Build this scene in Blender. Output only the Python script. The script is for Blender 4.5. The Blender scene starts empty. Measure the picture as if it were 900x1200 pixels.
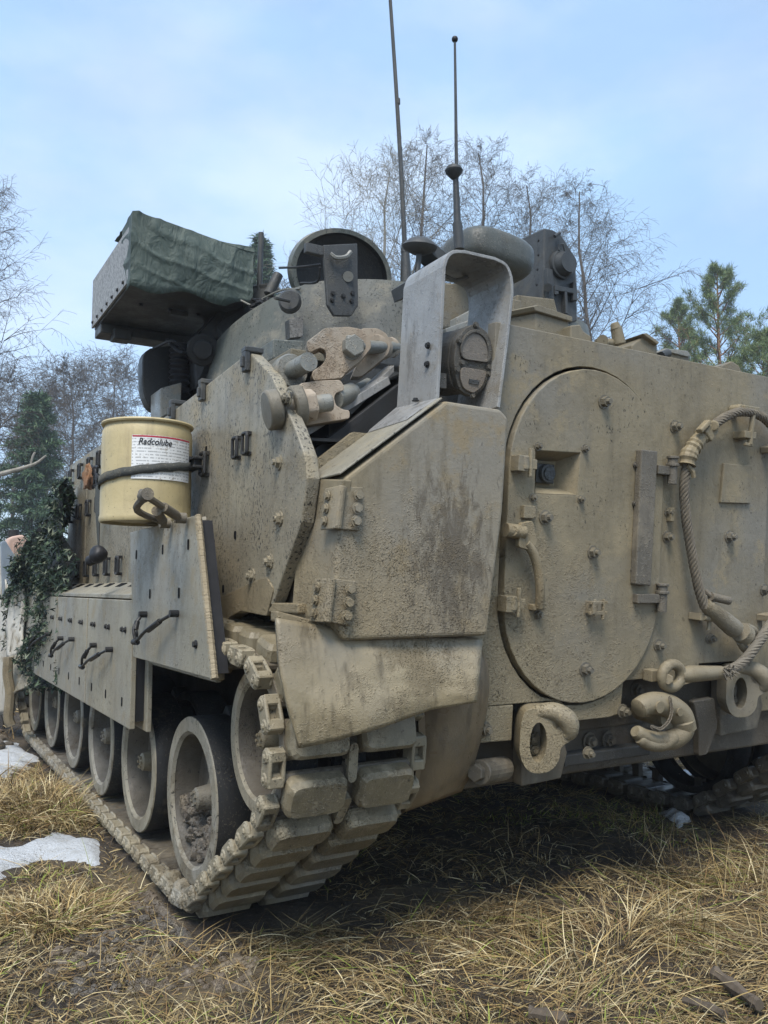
import bpy, bmesh, math, random
import numpy as np
from mathutils import Vector, Matrix, noise as mnoise

random.seed(7)
rng = np.random.default_rng(11)
sc = bpy.context.scene
COL = sc.collection

# ------------------------------------------------------------------ camera
# vehicle frame: x right along the rear plate, y forward, z up, metres
FPX = 980.0                       # focal length for a 900 x 1200 frame
CAM = Vector((-2.57, -2.30, 1.175))
yc = Vector((-580, 980, -90)).normalized()          # (right, forward, up) camera coordinates of the axes
xc = Vector((1680, 980, -90)); xc = (xc - yc * xc.dot(yc)).normalized()
zc = xc.cross(yc)
RIGHT = Vector((xc.x, yc.x, zc.x)); FWD = Vector((xc.y, yc.y, zc.y)); UP = Vector((xc.z, yc.z, zc.z))
cam_d = bpy.data.cameras.new('camera'); cam = bpy.data.objects.new('camera', cam_d); COL.objects.link(cam)
cam_d.sensor_fit = 'VERTICAL'; cam_d.sensor_height = 36.0; cam_d.sensor_width = 27.0
cam_d.lens = FPX / 1200 * 36.0
cam_d.clip_end = 2000; cam_d.clip_start = 0.05
m = Matrix((RIGHT, UP, -FWD)).transposed().to_4x4(); m.translation = CAM
cam.matrix_world = m
sc.camera = cam

# ------------------------------------------------------------------ sky, sun, exposure
SUN_EL, SUN_AZ = math.radians(58), math.radians(222)   # azimuth the light comes from, clockwise from +y
w = bpy.data.worlds.new('World'); sc.world = w; w.use_nodes = True
nt = w.node_tree; nt.nodes.clear()
out = nt.nodes.new('ShaderNodeOutputWorld'); bg = nt.nodes.new('ShaderNodeBackground')
sky = nt.nodes.new('ShaderNodeTexSky'); sky.sky_type = 'NISHITA'; sky.sun_disc = False
sky.sun_elevation = SUN_EL; sky.sun_rotation = SUN_AZ; sky.air_density = 1.0; sky.dust_density = 1.2; sky.ozone_density = 1.5
bg.inputs['Strength'].default_value = 0.077
tc = nt.nodes.new('ShaderNodeTexCoord')
mp = nt.nodes.new('ShaderNodeMapping'); mp.inputs['Scale'].default_value = (1.0, 1.0, 2.2)
cn = nt.nodes.new('ShaderNodeTexNoise'); cn.inputs['Scale'].default_value = 1.7; cn.inputs['Detail'].default_value = 6; cn.inputs['Roughness'].default_value = 0.5
cr = nt.nodes.new('ShaderNodeMapRange'); cr.inputs['From Min'].default_value = 0.3; cr.inputs['From Max'].default_value = 0.75
cr.inputs['To Min'].default_value = 0.36; cr.inputs['To Max'].default_value = 0.9
mx = nt.nodes.new('ShaderNodeMix'); mx.data_type = 'RGBA'
mx2 = nt.nodes.new('ShaderNodeMix'); mx2.data_type = 'RGBA'; mx2.inputs['A'].default_value = (2.5, 3.75, 5.25, 1); mx2.inputs['B'].default_value = (3.7, 4.5, 5.55, 1)
cn2 = nt.nodes.new('ShaderNodeTexNoise'); cn2.inputs['Scale'].default_value = 2.6; cn2.inputs['Detail'].default_value = 7; cn2.inputs['Roughness'].default_value = 0.55
cr2 = nt.nodes.new('ShaderNodeMapRange'); cr2.inputs['From Min'].default_value = 0.42; cr2.inputs['From Max'].default_value = 0.62
nt.links.new(tc.outputs['Generated'], mp.inputs['Vector']); nt.links.new(mp.outputs['Vector'], cn.inputs['Vector'])
nt.links.new(mp.outputs['Vector'], cn2.inputs['Vector']); nt.links.new(cn2.outputs['Fac'], cr2.inputs['Value']); nt.links.new(cr2.outputs['Result'], mx2.inputs['Factor']); nt.links.new(mx2.outputs['Result'], mx.inputs['B'])
nt.links.new(cn.outputs['Fac'], cr.inputs['Value']); nt.links.new(cr.outputs['Result'], mx.inputs['Factor'])
nt.links.new(sky.outputs['Color'], mx.inputs['A']); nt.links.new(mx.outputs['Result'], bg.inputs['Color'])
nt.links.new(bg.outputs['Background'], out.inputs['Surface'])

sd = bpy.data.lights.new('sun', 'SUN'); sun = bpy.data.objects.new('sun', sd); COL.objects.link(sun)
sd.energy = 1.35; sd.angle = math.radians(24); sd.color = (1.0, 0.945, 0.86)
sdir = Vector((math.sin(SUN_AZ) * math.cos(SUN_EL), math.cos(SUN_AZ) * math.cos(SUN_EL), math.sin(SUN_EL)))
sun.rotation_euler = sdir.to_track_quat('Z', 'Y').to_euler(); sun.location = (0, 0, 20)

vs = sc.view_settings
vs.view_transform = 'Standard'; vs.look = 'None'; vs.gamma = 1.0; vs.use_curve_mapping = False; vs.exposure = 1.66
sc.render.engine = 'CYCLES'
sc.cycles.max_bounces = 4; sc.cycles.diffuse_bounces = 2; sc.cycles.glossy_bounces = 2; sc.cycles.transparent_max_bounces = 6
sc.cycles.use_denoising = True

# ------------------------------------------------------------------ placing by sight lines onto known planes
def ray(px, py):
    return FWD * FPX + RIGHT * (px - 450.0) + UP * (600.0 - py)
def P(px, py, x=None, y=None, z=None, d=None):
    r = ray(px, py)
    if x is not None: t = (x - CAM.x) / r.x
    elif y is not None: t = (y - CAM.y) / r.y
    elif z is not None: t = (z - CAM.z) / r.z
    else: t = d / FPX
    return CAM + r * t
LEAN = 0.09                                  # the rear plate overhangs a little
RN = Vector((0, -1, -LEAN)).normalized(); RU = Vector((1, 0, 0)); RV = Vector((0, -LEAN, 1)).normalized()
RP0 = Vector((0, 0, 1.2))
def RP(px, py, off=0.0):                     # point on the rear plate, off metres proud of it
    r = ray(px, py); p0 = RP0 + RN * off
    t = (p0 - CAM).dot(RN) / r.dot(RN)
    return CAM + r * t
def frame(p, U, V, N):
    M = Matrix((U, V, N)).transposed().to_4x4(); M.translation = p; return M
def FR(px, py, off=0.0): return frame(RP(px, py, off), RU, RV, RN)
def FRX(x, z, off=0.0):                      # frame on the rear plate from x and height
    return frame(Vector((x, -LEAN * (z - 1.2), z)) + RN * off, RU, RV, RN)
SU, SV, SN = Vector((0, -1, 0)), Vector((0, 0, 1)), Vector((-1, 0, 0))
def FS(px, py, x): return frame(P(px, py, x=x), SU, SV, SN)

# ------------------------------------------------------------------ materials
def N(nt, t, **kw):
    n = nt.nodes.new(t)
    for k, v in kw.items():
        if hasattr(n, k) and not isinstance(v, tuple): setattr(n, k, v)
    return n
def mat_base(name):
    m = bpy.data.materials.new(name); m.use_nodes = True
    nt = m.node_tree; b = nt.nodes['Principled BSDF']; return m, nt, b
def pos_node(nt, scale=(1, 1, 1), rot=(0, 0, 0)):
    g = nt.nodes.new('ShaderNodeNewGeometry'); mp = nt.nodes.new('ShaderNodeMapping')
    mp.inputs['Scale'].default_value = scale; mp.inputs['Rotation'].default_value = rot
    nt.links.new(g.outputs['Position'], mp.inputs['Vector']); return mp.outputs['Vector']
def tex_noise(nt, vec, scale, detail=4, rough=0.6, dist=0.0):
    n = nt.nodes.new('ShaderNodeTexNoise'); n.inputs['Scale'].default_value = scale
    n.inputs['Detail'].default_value = detail; n.inputs['Roughness'].default_value = rough; n.inputs['Distortion'].default_value = dist
    nt.links.new(vec, n.inputs['Vector']); return n.outputs['Fac']
def ramp(nt, fac, lo, hi, a=0.0, b=1.0):
    r = nt.nodes.new('ShaderNodeMapRange'); r.interpolation_type = 'SMOOTHSTEP'
    for k, v in (('From Min', lo), ('From Max', hi), ('To Min', a), ('To Max', b)): r.inputs[k].default_value = v
    nt.links.new(fac, r.inputs['Value']); return r.outputs['Result']
def mixc(nt, fac, a, b):
    x = nt.nodes.new('ShaderNodeMix'); x.data_type = 'RGBA'
    for s, v in (('Factor', fac), ('A', a), ('B', b)):
        if isinstance(v, (tuple, list)): x.inputs[s].default_value = (*v, 1) if len(v) == 3 else v
        elif isinstance(v, (int, float)): x.inputs[s].default_value = v
        else: nt.links.new(v, x.inputs[s])
    return x.outputs['Result']
def madd(nt, a, b, op='ADD'):
    x = nt.nodes.new('ShaderNodeMath'); x.operation = op
    for i, v in enumerate((a, b)):
        if isinstance(v, (int, float)): x.inputs[i].default_value = v
        else: nt.links.new(v, x.inputs[i])
    return x.outputs[0]
def bump(nt, b, h, strength, dist=0.01):
    n = nt.nodes.new('ShaderNodeBump'); n.inputs['Strength'].default_value = strength; n.inputs['Distance'].default_value = dist
    nt.links.new(h, n.inputs['Height']); nt.links.new(n.outputs['Normal'], b.inputs['Normal'])

def grime(name, c1, c2, dirt, mud=(.20, .165, .115), spots=0.5, streak=0.5, mudamt=0.3, grain=0.5, rough=0.75, spec=0.25, bumpd=0.006, metal=0.0, sscale=1.0, stain=None, pits=0.0, relief=.35, splash=None, spot_lo=.64):
    """weathered paint: two tones, vertical run-off streaks, dark specks, patches of caked mud with raised grains"""
    m, nt, b = mat_base(name)
    p = pos_node(nt); ps = pos_node(nt, (13, 13, 2.6))
    tone = ramp(nt, tex_noise(nt, p, 2.6 * sscale, 4, .62), .32, .68)
    col = mixc(nt, tone, c1, c2)
    # broad drifts of greyer dust over the coat
    dust = ramp(nt, tex_noise(nt, p, .9 * sscale, 3, .6), .46, .62, 0, .55); g_ = sum(c2) / 3
    col = mixc(nt, dust, col, (g_ * .98, g_ * .97, g_ * .90))
    st = ramp(nt, tex_noise(nt, ps, 1.6, 3, .65), .48, .72, 0, streak)
    col = mixc(nt, st, col, dirt)
    mudn = tex_noise(nt, p, 5.5 * sscale, 4, .72)
    mudf = ramp(nt, mudn, .62 - .3 * mudamt, .78 - .3 * mudamt, 0, .85)
    col = mixc(nt, mudf, col, mud)
    patch = ramp(nt, tex_noise(nt, p, 1.9 * sscale, 3, .6), .44, .60, .12, 1.0)
    if splash:      # mud thrown up by the track: thick low down and near it, broken edge
        z0, kx = splash; sx = nt.nodes.new('ShaderNodeSeparateXYZ'); nt.links.new(p, sx.inputs[0])
        v_ = madd(nt, madd(nt, z0, sx.outputs['Z'], 'SUBTRACT'), madd(nt, sx.outputs['X'], -kx, 'MULTIPLY'))
        v_ = madd(nt, v_, madd(nt, tex_noise(nt, p, 3.4, 5, .72), 1.9, 'MULTIPLY'))
        patch = ramp(nt, v_, .75, 1.45, .05, 1.35)
        col = mixc(nt, madd(nt, patch, .42, 'MULTIPLY'), col, mud)
    spn = madd(nt, tex_noise(nt, pos_node(nt, (1, 1, .6)), 96 * sscale, 3, .65), madd(nt, tex_noise(nt, p, 4.2 * sscale, 3, .65), .34, 'MULTIPLY'))
    sp = ramp(nt, spn, spot_lo + .165, spot_lo + .26, 0, spots)
    col = mixc(nt, sp, col, tuple(v * .28 for v in dirt))
    lsp = ramp(nt, tex_noise(nt, p, 105 * sscale, 2, .6), .58, .70, 0, .5); col = mixc(nt, madd(nt, lsp, patch, 'MULTIPLY'), col, tuple(min(.6, v * 1.45) for v in mud))
    if pits:
        chip = ramp(nt, tex_noise(nt, p, 24 * sscale, 4, .75), .63, .69, 0, pits); col = mixc(nt, chip, col, tuple(v * .35 for v in dirt))
    if stain:
        c_, r_, k_ = stain; g = nt.nodes.new('ShaderNodeVectorMath'); g.operation = 'SUBTRACT'; g.inputs[1].default_value = c_; nt.links.new(p, g.inputs[0])
        sc_ = nt.nodes.new('ShaderNodeVectorMath'); sc_.operation = 'MULTIPLY'; sc_.inputs[1].default_value = tuple(1 / v for v in r_); nt.links.new(g.outputs[0], sc_.inputs[0])
        ln_ = nt.nodes.new('ShaderNodeVectorMath'); ln_.operation = 'LENGTH'; nt.links.new(sc_.outputs[0], ln_.inputs[0])
        dd = madd(nt, ln_.outputs['Value'], madd(nt, tex_noise(nt, pos_node(nt, (26, 26, 9), (0, .7, 0)), 1.0, 6, .8, .6), 3.6, 'MULTIPLY'))
        col = mixc(nt, ramp(nt, dd, 2.0, 2.7, k_, 0), col, (.085, .068, .046))
    nt.links.new(col, b.inputs['Base Color'])
    g1 = ramp(nt, tex_noise(nt, p, 210 * sscale, 1, .65), .50, .74); g2 = ramp(nt, tex_noise(nt, p, 118 * sscale, 2, .7), .56, .78, 0, 1.2)
    grm = madd(nt, madd(nt, madd(nt, g1, .45, 'MULTIPLY'), g2), madd(nt, madd(nt, ramp(nt, mudn, .40, .58, .15, 1.0), patch, 'MULTIPLY'), grain * 1.25, 'MULTIPLY'), 'MULTIPLY')
    h = madd(nt, madd(nt, tex_noise(nt, p, 30 * sscale, 3, .65), relief, 'MULTIPLY'), grm)
    bump(nt, b, h, .8, bumpd)
    nt.links.new(ramp(nt, mudn, .3, .7, rough - .14, rough + .12), b.inputs['Roughness'])
    b.inputs['Specular IOR Level'].default_value = spec; b.inputs['Metallic'].default_value = metal
    return m

M = {}
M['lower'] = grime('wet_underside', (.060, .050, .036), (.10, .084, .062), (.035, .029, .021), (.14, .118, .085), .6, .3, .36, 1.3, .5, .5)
M['rear_dark'] = grime('worn_fitting', (.095, .082, .060), (.15, .130, .098), (.05, .042, .031), (.21, .180, .132), .7, .4, .32, 1.0, .52, .5, pits=.5)
M['bolt_mud'] = grime('muddy_bolt', (0.120, 0.105, 0.075), (0.172, 0.151, 0.110), (0.048, 0.041, 0.030), (0.208, 0.178, 0.124), .6, .2, .36, 1.0, .55, .45)
M['rear'] = grime('rear_paint', (0.181, 0.150, 0.095), (0.243, 0.203, 0.129), (0.084, 0.069, 0.042), (0.268, 0.220, 0.136), .8, .3, .34, 1.3, .6, .45, pits=.4, bumpd=.009, splash=(.85, .8), spot_lo=.645)
M['box'] = grime('box_paint', (0.200, 0.163, 0.098), (0.269, 0.218, 0.133), (0.098, 0.078, 0.045), (0.230, 0.181, 0.106), .5, .45, .34, 1.3, .62, .4, bumpd=.009, splash=(1.2, .15), stain=(tuple(P(530, 650, y=-.15)), (.20, .3, .32), .8))
M['side'] = grime('side_paint', (0.202, 0.177, 0.126), (0.286, 0.256, 0.188), (0.076, 0.066, 0.046), (0.255, 0.214, 0.140), 1.0, .5, .36, 1.3, .52, .5, pits=.55, spot_lo=.56, splash=(1.6, .0), bumpd=.008)
M['skirt'] = grime('skirt_paint', (0.225, 0.204, 0.154), (0.295, 0.271, 0.207), (0.110, 0.096, 0.068), (0.264, 0.224, 0.149), .9, .28, .38, .8, .5, .5, pits=.55, spot_lo=.62)
M['edge'] = grime('caked_edge_mud', (.25, .208, .138), (.33, .278, .19), (.17, .14, .1), (.30, .25, .17), .5, .2, .5, 2.5, .85)
M['flap'] = grime('mudflap_rubber', (0.210, 0.167, 0.098), (0.278, 0.227, 0.137), (0.102, 0.080, 0.046), (0.161, 0.127, 0.072), .4, .9, .42, .8, .45, .5, bumpd=.008, pits=.4)
M['fender'] = grime('fender_paint', (.155, .115, .068), (.205, .156, .096), (.09, .068, .042), (.15, .115, .07), .2, .7, .3, .4, .38, .5)
M['track'] = grime('track_steel', (0.219, 0.188, 0.126), (0.309, 0.269, 0.188), (0.054, 0.045, 0.030), (0.162, 0.131, 0.082), .8, .2, .38, 1.5, .5, .5, pits=.7, spot_lo=.6)
M['pad'] = grime('muddy_rubber_pad', (0.142, 0.118, 0.072), (0.216, 0.181, 0.115), (0.050, 0.041, 0.026), (0.322, 0.276, 0.188), .6, .3, .30, 1.5, .5, .5, bumpd=.007, pits=.6)
M['wheel'] = grime('wheel_paint', (0.211, 0.186, 0.133), (0.290, 0.260, 0.193), (0.075, 0.064, 0.044), (0.132, 0.108, 0.069), .9, .35, .40, 1.0, .6, .4, pits=.7, spot_lo=.6)
M['wheel_in'] = grime('shaded_wheel_dish', (.070, .060, .045), (.12, .104, .08), (.035, .029, .021), (.075, .061, .043), .8, .35, .42, 1.2, .6, .4, pits=.6)  # dark brown mud, with the shade of the deep dish added into the colour
M['shoe'] = grime('track_body', (.095, .080, .057), (.155, .132, .096), (.035, .029, .021), (.065, .053, .037), .7, .2, .40, 1.5, .5, .5, pits=.6)
M['tyre'] = grime('tyre_rubber', (.016, .017, .018), (.027, .027, .027), (.04, .036, .031), (.10, .083, .06), .4, .3, .16, .7, .6)
M['mudcake'] = grime('caked_mud', (.085, .064, .044), (.145, .112, .078), (.06, .046, .032), (.19, .155, .108), .5, .1, .5, 2.5, .6, .4, .02)
M['green'] = grime('hatch_paint', (.058, .064, .058), (.09, .094, .082), (.045, .045, .04), (.14, .128, .1), .45, .45, .25, .4, .5, .45)
M['turret'] = grime('turret_dusty_paint', (0.132, 0.137, 0.119), (0.096, 0.107, 0.095), (0.052, 0.056, 0.050), (0.212, 0.198, 0.158), .9, .35, .42, .6, .55, .45, pits=.5, spot_lo=.61)
M['dark'] = grime('dark_paint', (.032, .035, .036), (.058, .06, .059), (.022, .022, .022), (.08, .076, .062), .4, .4, .2, .4, .5, .4)
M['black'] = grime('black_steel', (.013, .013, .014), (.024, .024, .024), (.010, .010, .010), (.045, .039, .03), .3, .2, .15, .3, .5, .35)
M['guard'] = grime('guard_plate', (.215, .213, .207), (.28, .277, .268), (.13, .124, .114), (.20, .18, .145), .6, .7, .24, .3, .32, .6, pits=.5)
M['rust'] = grime('rusty_steel', (.30, .243, .182), (.40, .335, .26), (.17, .108, .066), (.24, .185, .128), .7, .25, .36, 1.0, .66, pits=.6)
M['bare'] = grime('grey_steel', (.155, .157, .138), (.225, .223, .195), (.075, .068, .055), (.23, .195, .143), .8, .3, .30, .7, .4, .55, pits=.4)
M['tan'] = grime('tan_paint', (0.146, 0.124, 0.081), (0.194, 0.165, 0.109), (0.088, 0.073, 0.049), (0.167, 0.137, 0.086), .6, .25, .3, .7, .58, .4, pits=.4)
M['hookp'] = grime('hook_mud', (0.174, 0.143, 0.088), (0.224, 0.187, 0.120), (0.077, 0.062, 0.039), (0.132, 0.106, 0.063), .6, .15, .36, 1.2, .58, .45, pits=.5)
M['cable'] = grime('wire_rope', (.105, .088, .066), (.17, .147, .112), (.04, .034, .027), (.20, .17, .122), .3, .1, .4, .4, .72, .2)
M['net_w'] = grime('dirty_cloth', (.45, .42, .36), (.56, .54, .48), (.30, .235, .14), (.26, .21, .135), .2, .4, .38, .3, .9)
M['lamp'] = grime('lamp_housing', (.078, .069, .055), (.115, .102, .08), (.045, .04, .033), (.14, .121, .09), .4, .3, .3, .7, .6)
M['lens'] = grime('dusty_lens', (.17, .132, .096), (.21, .168, .128), (.12, .096, .07), (.21, .176, .13), .3, .2, .3, .35, .5)
M['strap'] = grime('webbing', (.045, .052, .048), (.075, .08, .072), (.03, .03, .03), (.12, .11, .085), .2, .1, .25, .3, .9)
M['pink'] = grime('faded_plastic', (.42, .28, .215), (.48, .33, .26), (.33, .23, .17), (.36, .28, .21), .05, .2, .1, .1, .5, .4)
M['bluegrey'] = grime('blue_grey_panel', (.17, .21, .25), (.23, .27, .31), (.12, .14, .16), (.25, .24, .22), .2, .3, .2, .1, .5, .4)

def mat_drum():
    m, nt, b = mat_base('drum_paint'); p = pos_node(nt)
    c = mixc(nt, ramp(nt, tex_noise(nt, p, 9, 6, .6), .4, .7), (.47, .385, .205), (.42, .345, .19))
    c = mixc(nt, ramp(nt, tex_noise(nt, p, 95, 3, .5), .67, .72, 0, .8), c, (.10, .08, .05))
    c = mixc(nt, ramp(nt, tex_noise(nt, p, 26, 6, .7), .60, .72, 0, .55), c, (.27, .225, .14))
    c = mixc(nt, ramp(nt, tex_noise(nt, pos_node(nt, (20, 20, 2)), 1.5, 5), .50, .72, 0, .6), c, (.34, .27, .15))
    nt.links.new(c, b.inputs['Base Color']); b.inputs['Roughness'].default_value = .5
    bump(nt, b, madd(nt, tex_noise(nt, p, 9, 3), madd(nt, tex_noise(nt, p, 80, 4), .15, 'MULTIPLY')), .35, .012); return m
M['drum'] = mat_drum()

def mat_label():
    m, nt, b = mat_base('label_paper'); p = pos_node(nt)
    lines = nt.nodes.new('ShaderNodeTexWave'); lines.wave_type = 'BANDS'; lines.bands_direction = 'Z'
    lines.inputs['Scale'].default_value = 26; lines.inputs['Distortion'].default_value = 0
    nt.links.new(p, lines.inputs['Vector'])
    words = tex_noise(nt, pos_node(nt, (150, 150, 34)), 1.0, 2, .6)
    ink = madd(nt, ramp(nt, lines.outputs['Fac'], .62, .7), ramp(nt, words, .44, .52), 'MULTIPLY')
    c = mixc(nt, madd(nt, ink, .55, 'MULTIPLY'), (.72, .73, .72), (.12, .12, .13))
    c = mixc(nt, ramp(nt, tex_noise(nt, p, 45, 5, .7), .56, .66, 0, .75), c, (.26, .21, .14))
    nt.links.new(c, b.inputs['Base Color']); b.inputs['Roughness'].default_value = .6; return m
M['label'] = mat_label()

def mat_plain(name, col, rough=.6, spec=.3, emit=None):
    m, nt, b = mat_base(name); p = pos_node(nt)
    c = mixc(nt, ramp(nt, tex_noise(nt, p, 12, 5), .3, .7), tuple(v * .82 for v in col), tuple(min(1, v * 1.15) for v in col))
    nt.links.new(c, b.inputs['Base Color']); b.inputs['Roughness'].default_value = rough; b.inputs['Specular IOR Level'].default_value = spec
    bump(nt, b, tex_noise(nt, p, 60, 5), .2, .004); return m
M['ink'] = mat_plain('print_ink', (.02, .02, .022)); M['red'] = mat_plain('red_print', (.45, .04, .06))
M['rubber'] = mat_plain('black_rubber', (.018, .018, .02), .5)
M['void'] = mat_plain('slot_shade_black', (.010, .010, .011), .9, .1)  # flat black for slot openings, their inner shade painted as colour
M['glass'] = mat_plain('vision_glass', (.02, .022, .024), .12, .6)

def mat_canvas():
    m, nt, b = mat_base('green_canvas'); p = pos_node(nt)
    c = mixc(nt, ramp(nt, tex_noise(nt, p, 7, 7, .65, .5), .35, .7), (.050, .070, .060), (.092, .115, .098))
    c = mixc(nt, ramp(nt, tex_noise(nt, p, 18, 6, .7, 1.2), .60, .72, 0, .45), c, (.16, .175, .15))
    nt.links.new(c, b.inputs['Base Color']); b.inputs['Roughness'].default_value = .6; b.inputs['Specular IOR Level'].default_value = .3
    h = madd(nt, tex_noise(nt, pos_node(nt, (1, 1, .45), (.3, .5, 0)), 11, 4, .55, 2.2), madd(nt, tex_noise(nt, p, 700, 2), .06, 'MULTIPLY'))
    bump(nt, b, h, .7, .03); return m
M['canvas'] = mat_canvas()
def mat_speckle():
    m, nt, b = mat_base('speckled_armour'); p = pos_node(nt)
    c = mixc(nt, ramp(nt, tex_noise(nt, pos_node(nt, (150, 150, 60)), 1.0, 4, .7), .42, .6), (.17, .175, .175), (.38, .385, .38))
    nt.links.new(c, b.inputs['Base Color']); b.inputs['Roughness'].default_value = .7
    bump(nt, b, tex_noise(nt, p, 160, 4), .4, .004); return m
M['speckle'] = mat_speckle()

def mat_ground():
    m, nt, b = mat_base('wet_soil'); p = pos_node(nt)
    n = tex_noise(nt, p, 1.3, 8, .65)
    c = mixc(nt, ramp(nt, tex_noise(nt, p, 7, 8, .7), .35, .68), (.022, .016, .011), (.065, .049, .033))
    c = mixc(nt, ramp(nt, n, .5, .66, 0, .7), c, (.17, .13, .072))
    c = mixc(nt, ramp(nt, tex_noise(nt, p, 45, 6, .7), .55, .72, 0, .6), c, (.24, .19, .105))
    nt.links.new(c, b.inputs['Base Color'])
    nt.links.new(ramp(nt, n, .3, .6, .55, .95), b.inputs['Roughness'])
    bump(nt, b, madd(nt, tex_noise(nt, p, 16, 8, .7), madd(nt, tex_noise(nt, p, 90, 5), .3, 'MULTIPLY')), .8, .03); return m
M['ground'] = mat_ground()
def mat_snow():
    m, nt, b = mat_base('old_snow'); p = pos_node(nt)
    c = mixc(nt, ramp(nt, tex_noise(nt, p, 9, 7, .65), .5, .75), (.60, .63, .66), (.44, .44, .42))
    c = mixc(nt, ramp(nt, tex_noise(nt, p, 48, 5, .7), .60, .68, 0, .75), c, (.16, .125, .08))
    nt.links.new(c, b.inputs['Base Color']); b.inputs['Roughness'].default_value = .6
    b.inputs['Subsurface Weight'].default_value = .0
    bump(nt, b, tex_noise(nt, p, 38, 6, .75), .9, .03); return m
M['snow'] = mat_snow()
def mat_attr(name, rough=.75, attr='tint', trans=0.0):
    m, nt, b = mat_base(name)
    a = nt.nodes.new('ShaderNodeAttribute'); a.attribute_name = attr
    nt.links.new(a.outputs['Color'], b.inputs['Base Color']); b.inputs['Roughness'].default_value = rough
    b.inputs['Specular IOR Level'].default_value = .2
    return m
M['straw'] = mat_attr('straw', .6); M['leaf'] = mat_attr('foliage', .65)
def mat_bark(name, a, c2, sc_=6):
    m, nt, b = mat_base(name); p = pos_node(nt, (1, 1, .35))
    c = mixc(nt, ramp(nt, tex_noise(nt, p, sc_, 5, .7), .4, .62), a, c2)
    nt.links.new(c, b.inputs['Base Color']); b.inputs['Roughness'].default_value = .9; return m
M['bark_grey'] = mat_bark('grey_bark', (.075, .062, .050), (.12, .104, .088))
M['bark_pale'] = mat_bark('pale_bark', (.20, .185, .15), (.30, .28, .24))
M['bark_pine'] = mat_bark('pine_bark', (.20, .10, .055), (.30, .17, .10))
M['bark_dark'] = mat_bark('dark_bark', (.07, .055, .04), (.12, .095, .07))

# ------------------------------------------------------------------ mesh helpers
WM = {}
def link(name, me_or_bm, mat=None, parent=None, mw=None, smooth=False, bevel=0.0, bseg=2, sub=0):
    if isinstance(me_or_bm, bmesh.types.BMesh):
        bm = me_or_bm
        bmesh.ops.recalc_face_normals(bm, faces=bm.faces[:])
        me = bpy.data.meshes.new(name); bm.to_mesh(me); bm.free()
    else: me = me_or_bm
    o = bpy.data.objects.new(name, me); COL.objects.link(o)
    if mat is not None and len(me.materials) == 0:
        for k in (mat if isinstance(mat, (list, tuple)) else [mat]): me.materials.append(M[k] if isinstance(k, str) else k)
    if smooth:
        me.polygons.foreach_set('use_smooth', [True] * len(me.polygons))
        try: me.set_sharp_from_angle(angle=math.radians(40))
        except Exception: pass
    if bevel:
        md = o.modifiers.new('bevel', 'BEVEL'); md.width = bevel; md.segments = bseg; md.limit_method = 'ANGLE'; md.angle_limit = math.radians(35)
    if sub:
        md = o.modifiers.new('sub', 'SUBSURF'); md.levels = sub; md.render_levels = sub
    place(o, parent, mw)
    return o
def place(o, parent=None, mw=None):
    mw = mw.copy() if mw is not None else Matrix.Identity(4)
    if parent is not None:
        o.parent = parent; o.matrix_parent_inverse = Matrix.Identity(4)
        o.matrix_basis = WM[parent].inverted() @ mw
    else: o.matrix_basis = mw
    WM[o] = mw
def thing(name, loc, label, cat, group=None):
    o = bpy.data.objects.new(name, None); COL.objects.link(o); o.empty_display_size = .1
    place(o, None, Matrix.Translation(loc)); tag(o, label, cat, group); return o
def tag(o, label=None, cat=None, group=None, kind=None):
    if label: o['label'] = label
    if cat: o['category'] = cat
    if group: o['group'] = group
    if kind: o['kind'] = kind
    return o

def bm_new(): return bmesh.new()
def a_box(bm, c, s, M4=None, mi=0):
    r = bmesh.ops.create_cube(bm, size=1.0)
    T = Matrix.Translation(c) @ Matrix.Diagonal((*s, 1))
    if M4 is not None: T = M4 @ T
    bmesh.ops.transform(bm, matrix=T, verts=r['verts'])
    if mi:
        for f in {f for v in r['verts'] for f in v.link_faces}: f.material_index = mi
    return r['verts']
def a_cyl(bm, p0, p1, r0, r1=None, seg=16, caps=True, mi=0):
    p0, p1 = Vector(p0), Vector(p1); d = p1 - p0
    r1 = r0 if r1 is None else r1
    res = bmesh.ops.create_cone(bm, cap_ends=caps, segments=seg, radius1=r0, radius2=r1, depth=d.length)
    T = Matrix.Translation((p0 + p1) / 2) @ d.to_track_quat('Z', 'Y').to_matrix().to_4x4()
    bmesh.ops.transform(bm, matrix=T, verts=res['verts'])
    if mi:
        for f in {f for v in res['verts'] for f in v.link_faces}: f.material_index = mi
    return res['verts']
def a_prism(bm, pts, off, mi=0):
    """polygon (3D points) thickened along off"""
    off = Vector(off); pts = [Vector(p) for p in pts]
    a = [bm.verts.new(p) for p in pts]; b = [bm.verts.new(p + off) for p in pts]
    fs = [bm.faces.new(a), bm.faces.new(b[::-1])]
    n = len(pts)
    for i in range(n): fs.append(bm.faces.new((a[i], b[i], b[(i + 1) % n], a[(i + 1) % n])))
    for f in fs: f.material_index = mi
    return a + b
def a_sheet(bm, pts, th, close=False):
    """closed strip profile pts (list of (point, offset)) -> for extruded bent plates: see bent()"""
def a_lathe(bm, prof, M4=None, seg=32, mi=0, a0=0.0, a1=2 * math.pi):
    """profile [(r, h)] spun round local z"""
    full = abs(a1 - a0 - 2 * math.pi) < 1e-6; n = seg if full else seg + 1
    rings = []
    for r, h in prof:
        ring = []
        for i in range(n):
            t = a0 + (a1 - a0) * i / seg
            p = Vector((r * math.cos(t), r * math.sin(t), h))
            ring.append(bm.verts.new(M4 @ p if M4 is not None else p))
        rings.append(ring)
    for k in range(len(rings) - 1):
        for i in range(seg):
            j = (i + 1) % n
            f = bm.faces.new((rings[k][i], rings[k][j], rings[k + 1][j], rings[k + 1][i])); f.material_index = mi
    return rings
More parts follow.
